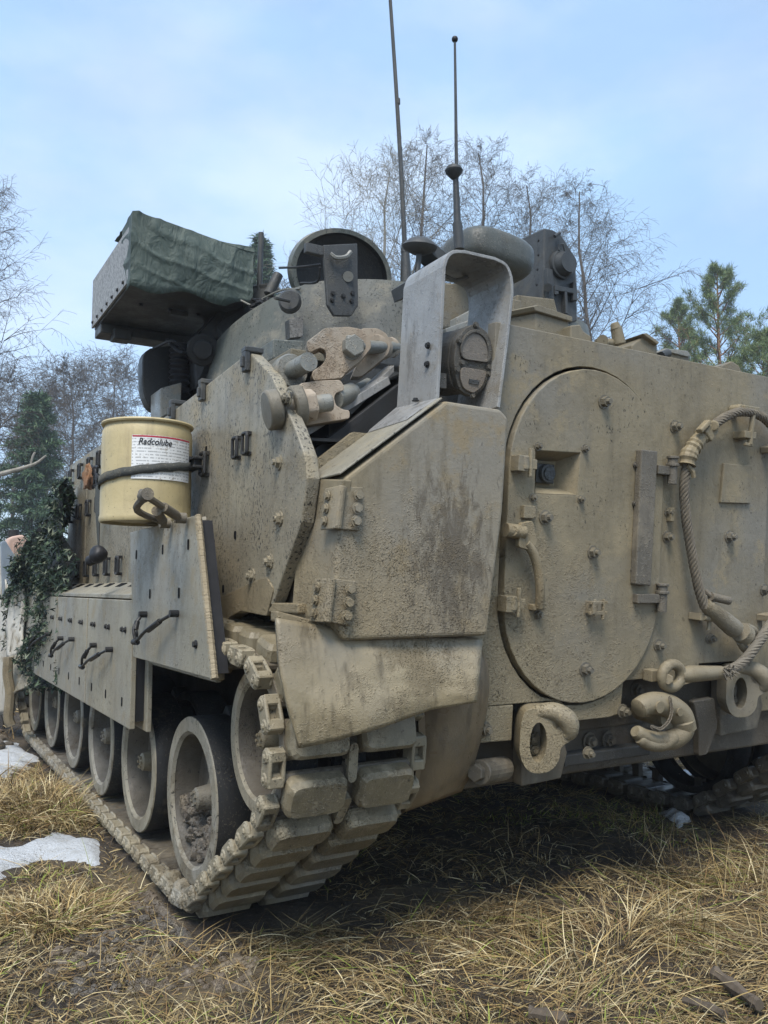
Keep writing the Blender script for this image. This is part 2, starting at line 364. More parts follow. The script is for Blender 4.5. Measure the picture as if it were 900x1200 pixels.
def a_tube(bm, pts, r, seg=8, caps=True, mi=0, radii=None):
    pts = [Vector(p) for p in pts]; rings = []; prev = None
    for i, p in enumerate(pts):
        d = (pts[min(i + 1, len(pts) - 1)] - pts[max(i - 1, 0)]).normalized()
        if prev is None: u = d.orthogonal().normalized()
        else: u = (prev - d * prev.dot(d)).normalized()
        prev = u; v = d.cross(u); rr = radii[i] if radii else r
        rings.append([bm.verts.new(p + (u * math.cos(2 * math.pi * k / seg) + v * math.sin(2 * math.pi * k / seg)) * rr) for k in range(seg)])
    for a, b in zip(rings, rings[1:]):
        for k in range(seg):
            f = bm.faces.new((a[k], a[(k + 1) % seg], b[(k + 1) % seg], b[k])); f.material_index = mi
    if caps:
        bm.faces.new(rings[0][::-1]).material_index = mi; bm.faces.new(rings[-1]).material_index = mi
    return rings
def smooth_path(pts, n=8):
    """Catmull-Rom through pts"""
    pts = [Vector(p) for p in pts]; q = [pts[0] * 2 - pts[1]] + pts + [pts[-1] * 2 - pts[-2]]; o = []
    for i in range(1, len(q) - 2):
        for k in range(n):
            t = k / n
            o.append(.5 * (2 * q[i] + (q[i + 1] - q[i - 1]) * t + (2 * q[i - 1] - 5 * q[i] + 4 * q[i + 1] - q[i + 2]) * t * t + (3 * q[i] - q[i - 1] - 3 * q[i + 1] + q[i + 2]) * t ** 3))
    o.append(pts[-1]); return o
def round_poly(pts, r, n=4):
    """2D/3D polygon with rounded corners; r one number or list"""
    pts = [Vector(p) for p in pts]; o = []
    for i, p in enumerate(pts):
        rr = r[i] if isinstance(r, (list, tuple)) else r
        a, b = pts[i - 1], pts[(i + 1) % len(pts)]
        if rr <= 0: o.append(p); continue
        da, db = (a - p), (b - p); k = min(rr, da.length * .48, db.length * .48)
        p0, p1 = p + da.normalized() * k, p + db.normalized() * k
        for j in range(n + 1):
            t = j / n; o.append(p0 * (1 - t) ** 2 + p * 2 * t * (1 - t) + p1 * t * t)
    return o
def stadium(w, h, n=20):
    r = w / 2; o = []
    for i in range(n + 1): t = math.pi * i / n; o.append(Vector((r * math.cos(t), h / 2 - r + r * math.sin(t), 0)))
    for i in range(n + 1): t = math.pi + math.pi * i / n; o.append(Vector((r * math.cos(t), -h / 2 + r + r * math.sin(t), 0)))
    return o
def holed_plate(bm, outer, holes, off):
    """plate with holes: outer and hole outlines (3D, same plane), thickened along off"""
    off = Vector(off); edges = []
    loops = []
    for lp in [outer] + holes:
        vs = [bm.verts.new(Vector(p)) for p in lp]; loops.append(vs)
        edges += [bm.edges.new((vs[i], vs[(i + 1) % len(vs)])) for i in range(len(vs))]
    r = bmesh.ops.triangle_fill(bm, use_beauty=True, use_dissolve=False, edges=edges)
    faces = [g for g in r['geom'] if isinstance(g, bmesh.types.BMFace)]
    mp = {}
    for vs in loops:
        for v in vs: mp[v] = bm.verts.new(v.co + off)
    for f in faces: bm.faces.new([mp[v] for v in reversed(f.verts)])
    for vs in loops:
        n = len(vs)
        for i in range(n): bm.faces.new((vs[i], vs[(i + 1) % n], mp[vs[(i + 1) % n]], mp[vs[i]]))
def tri_mesh(name, V, Fc, mat, attr=None):
    me = bpy.data.meshes.new(name)
    V = np.asarray(V, dtype=np.float32); Fc = np.asarray(Fc, dtype=np.int32)
    k = Fc.shape[1]
    me.vertices.add(len(V)); me.vertices.foreach_set('co', V.ravel())
    me.loops.add(Fc.size); me.loops.foreach_set('vertex_index', Fc.ravel())
    me.polygons.add(len(Fc)); me.polygons.foreach_set('loop_start', np.arange(0, Fc.size, k, dtype=np.int32))
    try: me.polygons.foreach_set('loop_total', np.full(len(Fc), k, dtype=np.int32))
    except Exception: pass
    me.update(calc_edges=True)
    if attr is not None:
        a = me.color_attributes.new('tint', 'FLOAT_COLOR', 'POINT')
        c = np.ones((len(V), 4), dtype=np.float32); c[:, :3] = attr; a.data.foreach_set('color', c.ravel())
    for k2 in (mat if isinstance(mat, (list, tuple)) else [mat]): me.materials.append(M[k2])
    return me
def fb(x, y, z=0.0, s=1.0, o=5):
    return mnoise.fractal(Vector((x * s, y * s, z * s)), 0.9, 2.1, o)

# shared fastener meshes (local z = outward)
def me_from(bm, name, mat, smooth=False):
    bmesh.ops.recalc_face_normals(bm, faces=bm.faces[:])
    me = bpy.data.meshes.new(name); bm.to_mesh(me); bm.free(); me.materials.append(M[mat])
    if smooth: me.polygons.foreach_set('use_smooth', [True] * len(me.polygons))
    return me
def bolt_mesh(mat, r=.017, h=.016, stud=True):
    bm = bm_new()
    a_cyl(bm, (0, 0, 0), (0, 0, .004), r * 1.35, seg=12)
    a_cyl(bm, (0, 0, .004), (0, 0, .004 + h), r, seg=6)
    if stud: a_cyl(bm, (0, 0, .004 + h), (0, 0, .004 + h * 1.75), r * .55, r * .5, seg=8)
    return me_from(bm, 'bolt', mat)
BOLT = {k: bolt_mesh('bolt_mud' if k == 'rear' else k, *a) for k, a in dict(rear=(.020, .020), box=(.013, .008, False), side=(.016, .01), black=(.011, .008, False), skirt=(.012, .01, False), lamp=(.008, .006, False), hookp=(.02, .014), rear_dark=(.02, .014), track=(.016, .01)).items()}
def bolt(parent, mw, kind='rear', s=1.0, name='bolt'):
    o = bpy.data.objects.new(name, BOLT[kind]); COL.objects.link(o)
    place(o, parent, mw @ Matrix.Rotation(random.random() * 6, 4, 'Z') @ Matrix.Scale(s, 4)); return o

# ------------------------------------------------------------------ ground
def track_sink(x, y):
    return 0.0
def ground_h(x, y):
    h = .05 * fb(x, y, 3.1, .55, 4) + .035 * fb(x, y, 8.2, 2.2, 4)
    r = math.hypot(x - CAM.x, y - CAM.y)
    h *= min(1.0, .35 + r / 14)
    # mud thrown up beside the front of the track
    e = math.exp(-(((x + 2.45) / .62) ** 2 + ((y - 6.6) / 1.5) ** 2))
    h += .55 * e * (1 + .5 * fb(x, y, 1.0, 2.6, 5))
    # the ruts pressed by both tracks
    for s in (-1.345, 1.345):
        k = max(0.0, 1 - abs(x - s) / .42)
        if .6 < y < 7: h = h * (1 - min(1, k * 2.2)) - .012 * min(1, k * 2.2)
    # small bank in front of the trees
    if r > 14: h += min(1.2, (r - 14) * .035)
    return h - .015
def make_ground():
    def axis(lo, hi, c0, c1, fine):
        a = list(np.arange(c0, c1 + 1e-6, fine)); v = c1; st = fine
        while v < hi: st *= 1.18; v += st; a.append(min(v, hi))
        v = c0; st = fine
        while v > lo: st *= 1.18; v -= st; a.insert(0, max(v, lo))
        return np.array(a)
    xs = axis(-240, 240, -3.2, 3.4, .045); ys = axis(-120, 320, -1.6, 4.5, .045)
    V = np.array([(x, y, ground_h(x, y)) for y in ys for x in xs], dtype=np.float32)
    nx = len(xs); i, j = np.meshgrid(np.arange(nx - 1), np.arange(len(ys) - 1)); b = (j * nx + i).ravel()
    me = tri_mesh('ground', V, np.stack([b, b + 1, b + 1 + nx, b + nx], 1), 'ground')
    me.polygons.foreach_set('use_smooth', [True] * len(me.polygons))
    o = link('ground', me); tag(o, 'wet dark soil matted with dead straw round the vehicle', kind='structure')
make_ground()

# ------------------------------------------------------------------ the armoured vehicle
veh = thing('armored_vehicle', (0, 3, 0), 'mud covered tan tracked armoured vehicle seen from its rear left corner', 'armoured vehicle')

def part(name, bm, mat, parent=veh, **kw): return link(name, bm, mat, parent, **kw)

# hull
bm = bm_new()
prof = [(-1.08, .47), (1.08, .47), (1.08, 1.06), (1.44, 1.09), (1.44, 1.86), (1.30, 2.05), (-.80, 2.05), (-.80, 1.64), (-1.44, 1.60), (-1.44, 1.09), (-1.08, 1.06)]
a_prism(bm, [(x, .16, z) for x, z in prof], (0, 3.2, 0))
a_prism(bm, [(-1.42, 3.362, 1.58), (-1.42, 4.2, 1.22), (-1.42, 6.1, 1.10), (-1.42, 6.1, 1.08), (-1.42, 3.362, 1.08)], (2.84, 0, 0))
a_prism(bm, [(-1.06, 3.362, 1.079), (-1.06, 6.0, 1.079), (-1.06, 5.8, .5), (-1.06, 3.362, .48)], (2.12, 0, 0))
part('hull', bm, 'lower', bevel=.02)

bm = bm_new(); a_prism(bm, [(-1.43, .17, 1.66), (-.81, .17, 1.69), (-.81, 1.2, 1.69), (-1.43, 1.2, 1.66)], (0, 0, .01)); part('corner_shade_floor', bm, 'black')  # black sheet over the open hull corner, shadow painted as colour
bm = bm_new(); a_prism(bm, [(-1.43, 1.2, 1.6), (-.81, 1.2, 1.6), (-.81, 1.2, 2.05), (-1.43, 1.2, 2.05)], (0, .02, 0)); part('corner_shade_wall', bm, 'black')  # black back sheet of the same corner, shadow painted as colour

# rear plate with its notches, the door opening left free
DOOR_C = RP(686, 628); DX, DZ = DOOR_C.x, DOOR_C.z
DW, DH = .775, 1.235
TOPZ = 2.09
def rz(x, z, off=0.0): return FRX(x, z, off).translation
outl = [(-1.12, .775), (-.45, .772), (-.45, .69), (-.20, .69), (-.14, .70), (-.13, .825), (.10, .825), (.16, .78), (.30, .80), (.30, .87), (.52, .87), (.60, .765), (.70, .765), (.70, TOPZ), (-.815, TOPZ), (-.815, 1.60), (-1.12, 1.60)]
door_loop = [frame(DOOR_C, RU, RV, RN) @ p for p in stadium(DW + .018, DH + .018)]
bm = bm_new(); holed_plate(bm, [rz(x, z) for x, z in outl], [door_loop], RN * -.045)
rear = part('rear_plate', bm, 'rear', bevel=.006)
bm = bm_new(); a_prism(bm, [rz(x, z, .0) for x, z in ((-1.12, .70), (-.985, .655), (-.665, .645), (-.665, .7705), (-1.12, .7735))], RN * -.045); part('lower_flange', bm, 'rear', bevel=.004)
bm = bm_new(); a_prism(bm, [rz(x, z, -.075) for x, z in ((.64, .62), (1.42, .62), (1.42, 2.04), (.64, 2.04))], RN * -.04)
part('rear_side_panel', bm, 'rear', bevel=.006)
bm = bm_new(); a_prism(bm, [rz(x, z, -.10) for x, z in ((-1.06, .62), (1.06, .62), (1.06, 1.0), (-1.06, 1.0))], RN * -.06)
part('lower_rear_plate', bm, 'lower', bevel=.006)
# roof edge rails
bm = bm_new(); a_prism(bm, [P(598, 394, y=-.03), P(598, 401, y=-.03), P(888, 453, y=-.03), P(874, 445, y=-.03)], (0, .10, 0)); part('roof_edge', bm, 'tan', bevel=.004)
bm = bm_new(); a_prism(bm, [P(600, 386, y=.10), P(600, 394, y=.10), P(846, 440, y=.10), P(830, 431, y=.10)], (0, .16, 0)); part('roof_edge', bm, 'tan', bevel=.004)
bm = bm_new(); a_prism(bm, [(-.80, .02, 2.05), (.72, .02, 2.05), (1.3, .3, 2.05), (1.3, 3.5, 2.05), (-1.3, 3.5, 2.05), (-1.3, .55, 2.05), (-.80, .55, 2.05)], (0, 0, .035)); part('roof', bm, 'tan', bevel=.005)

# rear door
FD = frame(DOOR_C, RU, RV, RN)
rc = [RP(628, 528, .018), RP(680, 531, .018), RP(676, 580, .018), RP(627, 578, .018)]
bm = bm_new(); holed_plate(bm, [p + RN * .018 for p in [FD @ q for q in stadium(DW - .006, DH - .006)]], [rc], RN * -.04)
door = part('rear_door', bm, 'rear', bevel=.004)
cen = sum(rc, Vector()) / 4
inn = [cen + (p - cen) * .62 - RN * .085 for p in rc]
bm = bm_new()
for i in range(4):
    j = (i + 1) % 4; a = [rc[i], rc[j], inn[j], inn[i]]; bm.faces.new([bm.verts.new(p) for p in a])
bm.faces.new([bm.verts.new(p) for p in inn])
rec = part('vision_recess', bm, 'rear', door)
for f in (0,):
    bm = bm_new(); a_cyl(bm, cen - RN * .085, cen - RN * .045, .034, seg=20); a_box(bm, (0, 0, .012), (.085, .07, .02), frame(cen - RN * .085 + RU * .0, RU, RV, RN))
    part('vision_block', bm, 'dark', door, bevel=.003)
    bm = bm_new(); a_cyl(bm, cen - RN * .05, cen - RN * .040, .024, seg=20); part('lens', bm, 'glass', door)
for px, py, s in ((630, 523, .6), (685, 526, .6), (624, 583, .6), (680, 585, .6), (707, 471, 1), (638, 606, 1), (694, 647, .95), (685, 784, 1), (630, 720, .7)):
    bolt(door, FR(px, py, .018), 'rear', s)
# door handle: cranked lever with a boss
def ppath(l, off): return [RP(a, b, off if not isinstance(off, list) else off[i]) for i, (a, b) in enumerate(l)]
bm = bm_new()
a_cyl(bm, RP(601, 622, .0), RP(601, 622, .075), .019, seg=14)
a_cyl(bm, RP(592, 621, .055), RP(614, 624, .06), .025, seg=14)
a_prism(bm, round_poly([RP(606, 613, .05), RP(620, 610, .05), RP(625, 636, .05), RP(618, 645, .05), RP(603, 641, .05)], .012), RN * .022)
pth = smooth_path([RP(616, 636, .062), RP(624, 647, .062), RP(630, 665, .06), RP(633, 690, .058), RP(632, 712, .045)], 5)
a_tube(bm, pth, .0165, 12)
a_box(bm, (0, 0, .012), (.052, .02, .03), FR(626, 711, .018))
part('door_handle', bm, 'box', door, smooth=True, bevel=.002)
bm = bm_new(); a_box(bm, (0, 0, .01), (.055, .045, .02), FR(617, 600, .018)); part('handle_bracket', bm, 'rear', door, bevel=.003)
# door latches on the left edge
for px, py in ((606, 544), (592, 706)):
    bm = bm_new(); F_ = FR(px, py, .0)
    a_box(bm, (-.02, 0, .035), (.045, .055, .05), F_); a_box(bm, (.02, .0, .045), (.05, .034, .02), F_)
    a_cyl(bm, F_ @ Vector((.018, -.045, .05)), F_ @ Vector((.018, .055, .05)), .0085, seg=10)
    a_cyl(bm, F_ @ Vector((-.008, -.02, .05)), F_ @ Vector((-.008, .025, .05)), .016, seg=10)
    part('door_latch', bm, 'rear', door, bevel=.002)
# small padlock hasp
bm = bm_new(); F_ = FR(693, 711, .018)
a_box(bm, (-.025, 0, .02), (.012, .045, .04), F_)
a_box(bm, (.005, .018, .03), (.085, .012, .012), F_); a_box(bm, (.005, -.02, .03), (.085, .012, .012), F_)
a_cyl(bm, F_ @ Vector((.03, -.045, .03)), F_ @ Vector((.03, .03, .03)), .007, seg=8); a_cyl(bm, F_ @ Vector((-.012, -.03, .03)), F_ @ Vector((-.012, .03, .03)), .006, seg=8)
part('hasp', bm, 'box', door, bevel=.0015)
# hinge bar and hinges
bm = bm_new(); a_prism(bm, [RP(745, 527, .018), RP(764, 529, .018), RP(756, 686, .018), RP(738, 684, .018)], RN * .03); part('hinge_bar', bm, 'rear_dark', door, bevel=.005)
for a, b in ((744, 545), (743, 590), (741, 668)): bolt(door, FR(a, b, .02), 'lamp', 1.0)
for (xa, ya, xb, yb) in ((766, 553, 786, 552), (742, 702, 774, 701)):
    bm = bm_new(); p0, p1 = RP(xa, ya, .02), RP(xb, yb, .03); F_ = frame(p1, RU, RV, RN)
    L = (p1 - p0).length
    a_box(bm, (-L / 2, 0, .0), (L, .034, .028), F_); a_box(bm, (-.0, 0, -.02), (.03, .03, .05), F_)
    a_cyl(bm, F_ @ Vector((0, -.052, .008)), F_ @ Vector((0, .048, .008)), .019, seg=16)
    a_cyl(bm, F_ @ Vector((0, .048, .008)), F_ @ Vector((0, .058, .008)), .024, seg=16); a_cyl(bm, F_ @ Vector((0, .018, .008)), F_ @ Vector((0, .030, .008)), .026, seg=16)
    part('door_hinge', bm, 'rear_dark', door, bevel=.002)

# bolts and fittings of the rear plate
for px, py, s in ((790, 500, 1), (854, 629, 1), (781, 629, .9), (771, 756, .95), (831, 748, .9), (895, 691, 1), (567, 854, 1), (729, 833, 1), (688, 882, 0.9), (782, 600, .7)):
    bolt(rear, FR(px, py, 0), 'rear', s)
bm = bm_new(); a_prism(bm, round_poly([RP(846, 543), RP(879, 546), RP(877, 590), RP(842, 589)], .004), RN * .012); part('data_plate', bm, 'rear', rear, bevel=.003)
bm = bm_new(); a_box(bm, (0, 0, .012), (.02, .055, .024), FR(783, 603)); part('clip', bm, 'rear', rear, bevel=.003)
# cable clamps
def clamp(px, py, r=0.0, mat='rear'):
    bm = bm_new(); F_ = FR(px, py) @ Matrix.Rotation(r, 4, 'Z')
    a_box(bm, (0, 0, .03), (.075, .028, .06), F_); a_cyl(bm, F_ @ Vector((.03, -.05, .05)), F_ @ Vector((.03, .04, .05)), .009, seg=10)
    a_cyl(bm, F_ @ Vector((-.02, 0, .06)), F_ @ Vector((.06, 0, .06)), .012, seg=10)
    part('cable_clamp', bm, mat, rear, bevel=.003)
clamp(814, 722, -.1); clamp(893, 722, .1, 'box')
bm = bm_new(); F_ = FR(866, 490)
a_cyl(bm, F_ @ Vector((-.05, .03, 0)), F_ @ Vector((-.05, .03, .05)), .02, seg=10); a_box(bm, (0.0, .028, .05), (.10, .032, .028), F_)
a_cyl(bm, F_ @ Vector((.01, .03, .06)), F_ @ Vector((.01, -.115, .05)), .0115, seg=10); a_box(bm, (0.0, -.075, .03), (.075, .03, .06), F_); a_box(bm, (.0, -.115, .05), (.05, .014, .014), F_)
part('cable_clamp', bm, 'rear', rear, bevel=.003)
bm = bm_new(); F_ = FR(893, 527); a_box(bm, (.02, 0, .035), (.07, .03, .07), F_ @ Matrix.Rotation(.3, 4, 'Z')); part('cable_clamp', bm, 'rear', rear, bevel=.005)
# wire bits tied at the lower clamp
bm = bm_new()
a_cyl(bm, RP(833, 699, .08), RP(854, 704, .085), .017, seg=12)
a_tube(bm, smooth_path([RP(826, 692, .06), RP(832, 697, .075), RP(836, 700, .08)], 4), .009, 8)
part('tied_wire', bm, 'cable', rear, smooth=True)

# lifting / tow hooks: thick C-shaped lugs on brackets
def tow_lug(px, py, s, flip=1):
    F_ = FR(px, py, .0) @ Matrix.Rotation(math.radians(-28 * flip), 4, 'Y') @ Matrix.Scale(s, 4)
    out_ = round_poly([Vector(p) for p in ((-.085, .12, 0), (.06, .125, 0), (.105, .06, 0), (.10, .005, 0), (.055, -.015, 0), (.055, -.07, 0), (.02, -.115, 0), (-.06, -.125, 0), (-.10, -.06, 0), (-.10, .06, 0))], .05, 4)
    hole = [Vector((-.03 + .032 * math.cos(t), -.005 + .075 * math.sin(t), 0)) for t in np.linspace(0, 2 * math.pi, 20, endpoint=False)]
    bm = bm_new(); holed_plate(bm, [F_ @ (p + Vector((0, 0, .115))) for p in out_], [[F_ @ (p + Vector((0, 0, .115))) for p in hole]], (F_.to_3x3() @ Vector((0, 0, -.105))))
    o = part('tow_lug', bm, 'rear', bevel=.02, bseg=3)
    bm = bm_new(); a_cyl(bm, F_ @ Vector((.045, .07, .05)), F_ @ Vector((.045, .07, .115)), .026, seg=14); part('pin', bm, 'rear', o, bevel=.003)
    bm = bm_new(); a_tube(bm, smooth_path([F_ @ Vector(p) for p in ((-.06, .10, .085), (.02, .112, .10), (.075, .085, .105), (.09, .045, .10), (.075, .015, .09))], 5), .03, 12, radii=[.018] + [.024 + .012 * math.sin(i / 19 * math.pi) for i in range(19)] + [.016]); part('lug_horn', bm, 'rear', o, smooth=True)
    bm = bm_new(); a_prism(bm, [RP(px + a * s, py + b * s, -.08) for a, b in ((-34, -30), (10, -34), (24, 20), (16, 52), (-34, 62))], RN * .05); part('lug_bracket', bm, 'rear_dark', o, bevel=.005)
    bolt(o, F_ @ Matrix.Translation((-.03, -.01, .02)), 'hookp', 1.0); bolt(o, F_ @ Matrix.Translation((-.02, -.055, .02)), 'hookp', 1.0)
tow_lug(632, 860, .92, 1); tow_lug(862, 806, .86, 1)

# pintle hook at the middle
bm = bm_new(); F_ = FR(772, 842, .10)
def jaw(pts, r0, r1, off):
    q = smooth_path([RP(a, b, off) for a, b in pts], 6); n = len(q) - 1
    a_tube(bm, q, r0, 14, radii=[(r0 + (r1 - r0) * i / n) * (.75 if i in (0, n) else 1) for i in range(n + 1)])
jaw(((800, 856), (797, 840), (786, 829), (770, 824), (756, 826), (747, 831)), .054, .036, .10)
jaw(((799, 842), (800, 856), (789, 866), (773, 868), (757, 864), (744, 857)), .046, .026, .11)
jaw(((790, 862), (776, 872), (760, 872), (748, 866)), .030, .020, .12)
a_cyl(bm, F_ @ Vector((.07, 0, -.16)), F_ @ Vector((.06, 0, 0)), .045, seg=16)
a_cyl(bm, F_ @ Vector((-.045, .055, -.03)), F_ @ Vector((-.045, .055, .045)), .022, seg=14)
a_cyl(bm, F_ @ Vector((.06, .03, .0)), F_ @ Vector((.06, .03, .05)), .016, seg=12)
pint = part('pintle_hook', bm, 'hookp', smooth=True)
bm = bm_new()
cp = smooth_path([F_ @ Vector(p) for p in ((.005, .085, .045), (.01, .04, .05), (-.005, .0, .05), (-.05, -.025, .05), (-.085, -.015, .045))], 6)
for i in range(0, len(cp) - 1, 1):
    d = (cp[i + 1] - cp[i]).normalized(); c = (cp[i] + cp[i + 1]) / 2; u = d.cross(RN).normalized() if i % 2 else RN
    ring = [c + d * (.0115 * math.cos(t)) + u * (.0065 * math.sin(t)) for t in np.linspace(0, 2 * math.pi, 9)]
    a_tube(bm, ring, .0022, 5, caps=False)
part('safety_chain', bm, 'cable', pint)
# dark fittings under the plate
bm = bm_new(); a_cyl(bm, RP(562, 905, .02), RP(590, 900, -.06), .042, seg=18); a_cyl(bm, RP(556, 906, .03), RP(566, 904, .0), .03, seg=6); part('damper_bolt', bm, 'rear_dark', bevel=.003)
for px, py in ((690, 868), (712, 866), (814, 826), (745, 808)):
    bolt(veh, FR(px, py, -.10), 'rear_dark', 1.25)
bm = bm_new(); a_box(bm, (0, 0, .04), (.46, .045, .05), FR(700, 880, -.12)); a_box(bm, (0, 0, .05), (.1, .06, .05), FR(752, 860, -.12)); part('torsion_cover', bm, 'dark', bevel=.006)
bm = bm_new(); a_prism(bm, round_poly([RP(806, 820, -.04), RP(830, 816, -.04), RP(834, 850, -.04), RP(822, 882, -.04), RP(812, 884, -.04), RP(812, 850, -.04)], .012), RN * .03); part('tow_plate', bm, 'lower', bevel=.004)

# ------------------------------------------------------------------ stowage box
YB = -.15
def B(px, py): return P(px, py, y=YB)
face = [B(522, 469), B(587, 479), B(597, 490), B(590, 600), B(578, 693), B(572, 745), B(404, 751), B(389, 726), B(396, 623), B(403, 560)]
bm = bm_new(); a_prism(bm, face, (0, .29, 0))
box = part('stowage_box', bm, 'box', bevel=.014, bseg=3)
# lid: a thin plate proud of the rear face
ctr = sum(face, Vector()) / len(face)
# slanted roof plate between the box and the light guard
sl = [P(362, 552, x=-1.40), P(402, 557, y=YB + .01), P(524, 466, y=YB + .01), P(505, 462, y=.06)]
bm = bm_new()
a_, b_ = B(403, 560) + Vector((-.012, .0, .008)), B(519, 471) + Vector((0.0, .0, .010))
a_prism(bm, [a_, b_, b_ + Vector((0, .30, 0)), a_ + Vector((0, .27, 0))], (-.004, 0, .006)); part('box_roof', bm, 'skirt', bevel=.003)
for (x0, y0, x1, y1, x2, y2, x3, y3) in ((405, 570, 426, 571, 422, 622, 399, 620), (393, 678, 418, 681, 411, 734, 387, 729)):
    bm = bm_new(); q = [P(a, b, y=YB - .012) for a, b in ((x0, y0), (x1, y1), (x2, y2), (x3, y3))]
    a_prism(bm, q, (0, .012, 0))
    e0, e1 = q[0] + Vector((-.012, -.002, 0)), q[3] + Vector((-.012, -.002, 0))
    a_cyl(bm, e0, e1, .013, seg=12); a_prism(bm, [q[0] + Vector((-.015, .0, 0)), q[3] + Vector((-.015, .0, 0)), q[3] + Vector((-.022, .07, 0)), q[0] + Vector((-.022, .07, 0))], (-.01, 0, 0))
    h = part('box_hinge', bm, 'box', box, bevel=.003)
    for k in (.2, .5, .8):
        c = (q[0] * .35 + q[1] * .65) * (1 - k) + (q[3] * .35 + q[2] * .65) * k
        bolt(h, frame(c + Vector((0, -.012, 0)), Vector((1, 0, 0)), Vector((0, 0, 1)), Vector((0, -1, 0))), 'box', 1.0)
        bolt(h, frame(q[0] * (1 - k) + q[3] * k + Vector((-.032, .045, 0)), SU, SV, SN), 'box', .9)
# hull corner behind the box (left face of the box carried to the side plate)
bm = bm_new(); a_prism(bm, [P(350, 640, x=-1.452), P(352, 560, x=-1.452), P(402, 562, x=-1.452), P(396, 620, x=-1.452), P(389, 724, x=-1.452), P(346, 690, x=-1.452)], (.03, 0, 0)); part('box_side', bm, 'box', bevel=.004)
bm = bm_new(); a_prism(bm, [(-1.44, .14, 1.06), (-1.10, .14, 1.06), (-1.10, .14, 1.70), (-1.25, .14, 1.70), (-1.44, .14, 1.55)], (0, .03, 0)); part('corner_plate', bm, 'rear')

# ------------------------------------------------------------------ light guard and tail lamp
YG = -.12
g = [P(a, b, y=YG) for a, b in ((511, 470), (515, 400), (519, 312), (523, 300), (531, 293), (545, 293), (580, 301), (594, 309), (601, 325), (602, 345), (596, 400), (586, 478))]
g = [g[0], g[1], g[2]] + smooth_path([g[2], g[3], g[4], g[5]], 3)[1:] + [g[6]] + smooth_path([g[6], g[7], g[8], g[9]], 3)[1:] + [g[10], g[11]]
th = .012
inner = []
for i, p in enumerate(g):
    d = (g[min(i + 1, len(g) - 1)] - g[max(i - 1, 0)]).normalized(); nrm = Vector((d.z, 0, -d.x)); inner.append(p + nrm * th)
bm = bm_new(); a_prism(bm, g + inner[::-1], (0, .245, 0)); guard = part('light_guard', bm, 'guard', bevel=.002)
bm = bm_new()   # foot flange of the guard, bent out along the box roof
fa, fb_ = P(511, 470, y=YG), P(465, 455, x=P(511, 470, y=YG).x)
a_prism(bm, [P(511, 469, y=YG) , P(513, 462, y=YG) + Vector((0, .26, 0)), P(511, 469, y=YG) + Vector((-.11, .25, -.075)), P(511, 469, y=YG) + Vector((-.11, .0, -.075))], (.006, 0, .01)); part('guard_foot', bm, 'guard', guard, bevel=.003)
for a, b in ((502, 405), (501, 427)): bolt(guard, FS(a, b, P(513, 430, y=YG).x - .0), 'black', .8)
bolt(guard, frame(P(487, 470, y=-.02), RU, Vector((0, 1, 0)), Vector((0, 0, 1))), 'black', .8)
# lamp housing
L0 = Vector(P(549, 424, y=-.055))
def LF(z=0.0): return frame(L0 + Vector((0, -z, 0)), Vector((1, 0, 0)), Vector((0, -.12, 1)).normalized(), Vector((0, -1, -.12)).normalized())
def lp(px, py): # local 2D on the lamp face
    p = P(px, py, y=-.055) - L0; return Vector((p.x, p.z, 0))
shell = round_poly([lp(554, 380), lp(570, 391), lp(577, 410), lp(578, 428), lp(572, 448), lp(568, 456), lp(556, 465), lp(541, 457), lp(535, 440), lp(532, 425), lp(533, 400), lp(542, 385)], .02, 3)
bm = bm_new(); F_ = LF(); a_prism(bm, [F_ @ p for p in shell], F_.to_3x3() @ Vector((0, 0, -.03)))
a_prism(bm, [F_ @ (p * .93 + Vector((-.008, 0, -.03))) for p in shell], F_.to_3x3() @ Vector((-.01, 0, -.11)))
lamp = part('tail_lamp', bm, 'lamp', bevel=.004)
up = round_poly([lp(553, 386), lp(566, 393), lp(573, 410), lp(573, 426), lp(539, 421), lp(536, 405), lp(543, 391)], .022, 3)
bm = bm_new(); holed_plate(bm, [F_ @ (p + Vector((0, 0, .010))) for p in up], [[F_ @ (p * .86 + Vector((.001, .004, .010))) for p in up]], F_.to_3x3() @ Vector((0, 0, -.012))); part('lens_rim', bm, 'lamp', lamp, bevel=.002)
bm = bm_new(); a_prism(bm, [F_ @ (p * .85 + Vector((.001, .004, .005))) for p in up], F_.to_3x3() @ Vector((0, 0, -.004))); part('stop_lens', bm, 'lens', lamp)
lo_ = round_poly([lp(540, 430), lp(570, 435), lp(566, 452), lp(556, 461), lp(544, 455), lp(539, 443)], .014, 3)
bm = bm_new(); a_prism(bm, [F_ @ (p + Vector((0, 0, .001))) for p in lo_], F_.to_3x3() @ Vector((0, 0, .008))); part('blackout_cover', bm, 'lens', lamp, bevel=.002)
bm = bm_new(); a_prism(bm, [F_ @ (lp(a, b) + Vector((0, 0, .0095))) for a, b in ((549, 444), (561, 446), (560, 451), (549, 449))], F_.to_3x3() @ Vector((0, 0, .003))); part('blackout_slot', bm, 'dark', lamp)
for a, b in ((554, 382), (536, 400), (541, 425), (572, 430), (573, 438), (556, 463), (536, 433)): bolt(lamp, F_ @ Matrix.Translation(lp(a, b)), 'lamp', 1.0)
bm = bm_new(); a_box(bm, (0, 0, 0), (.035, .01, .05), Matrix.Translation(P(517, 446, y=-.05))); part('lamp_bracket', bm, 'lamp', lamp)
bm = bm_new(); a_tube(bm, smooth_path([P(521, 323, y=.05), P(533, 328, y=.05), P(547, 325, y=.05), P(553, 318, y=.05)], 6), .007, 8); part('cable_loop', bm, 'bare', guard, smooth=True)

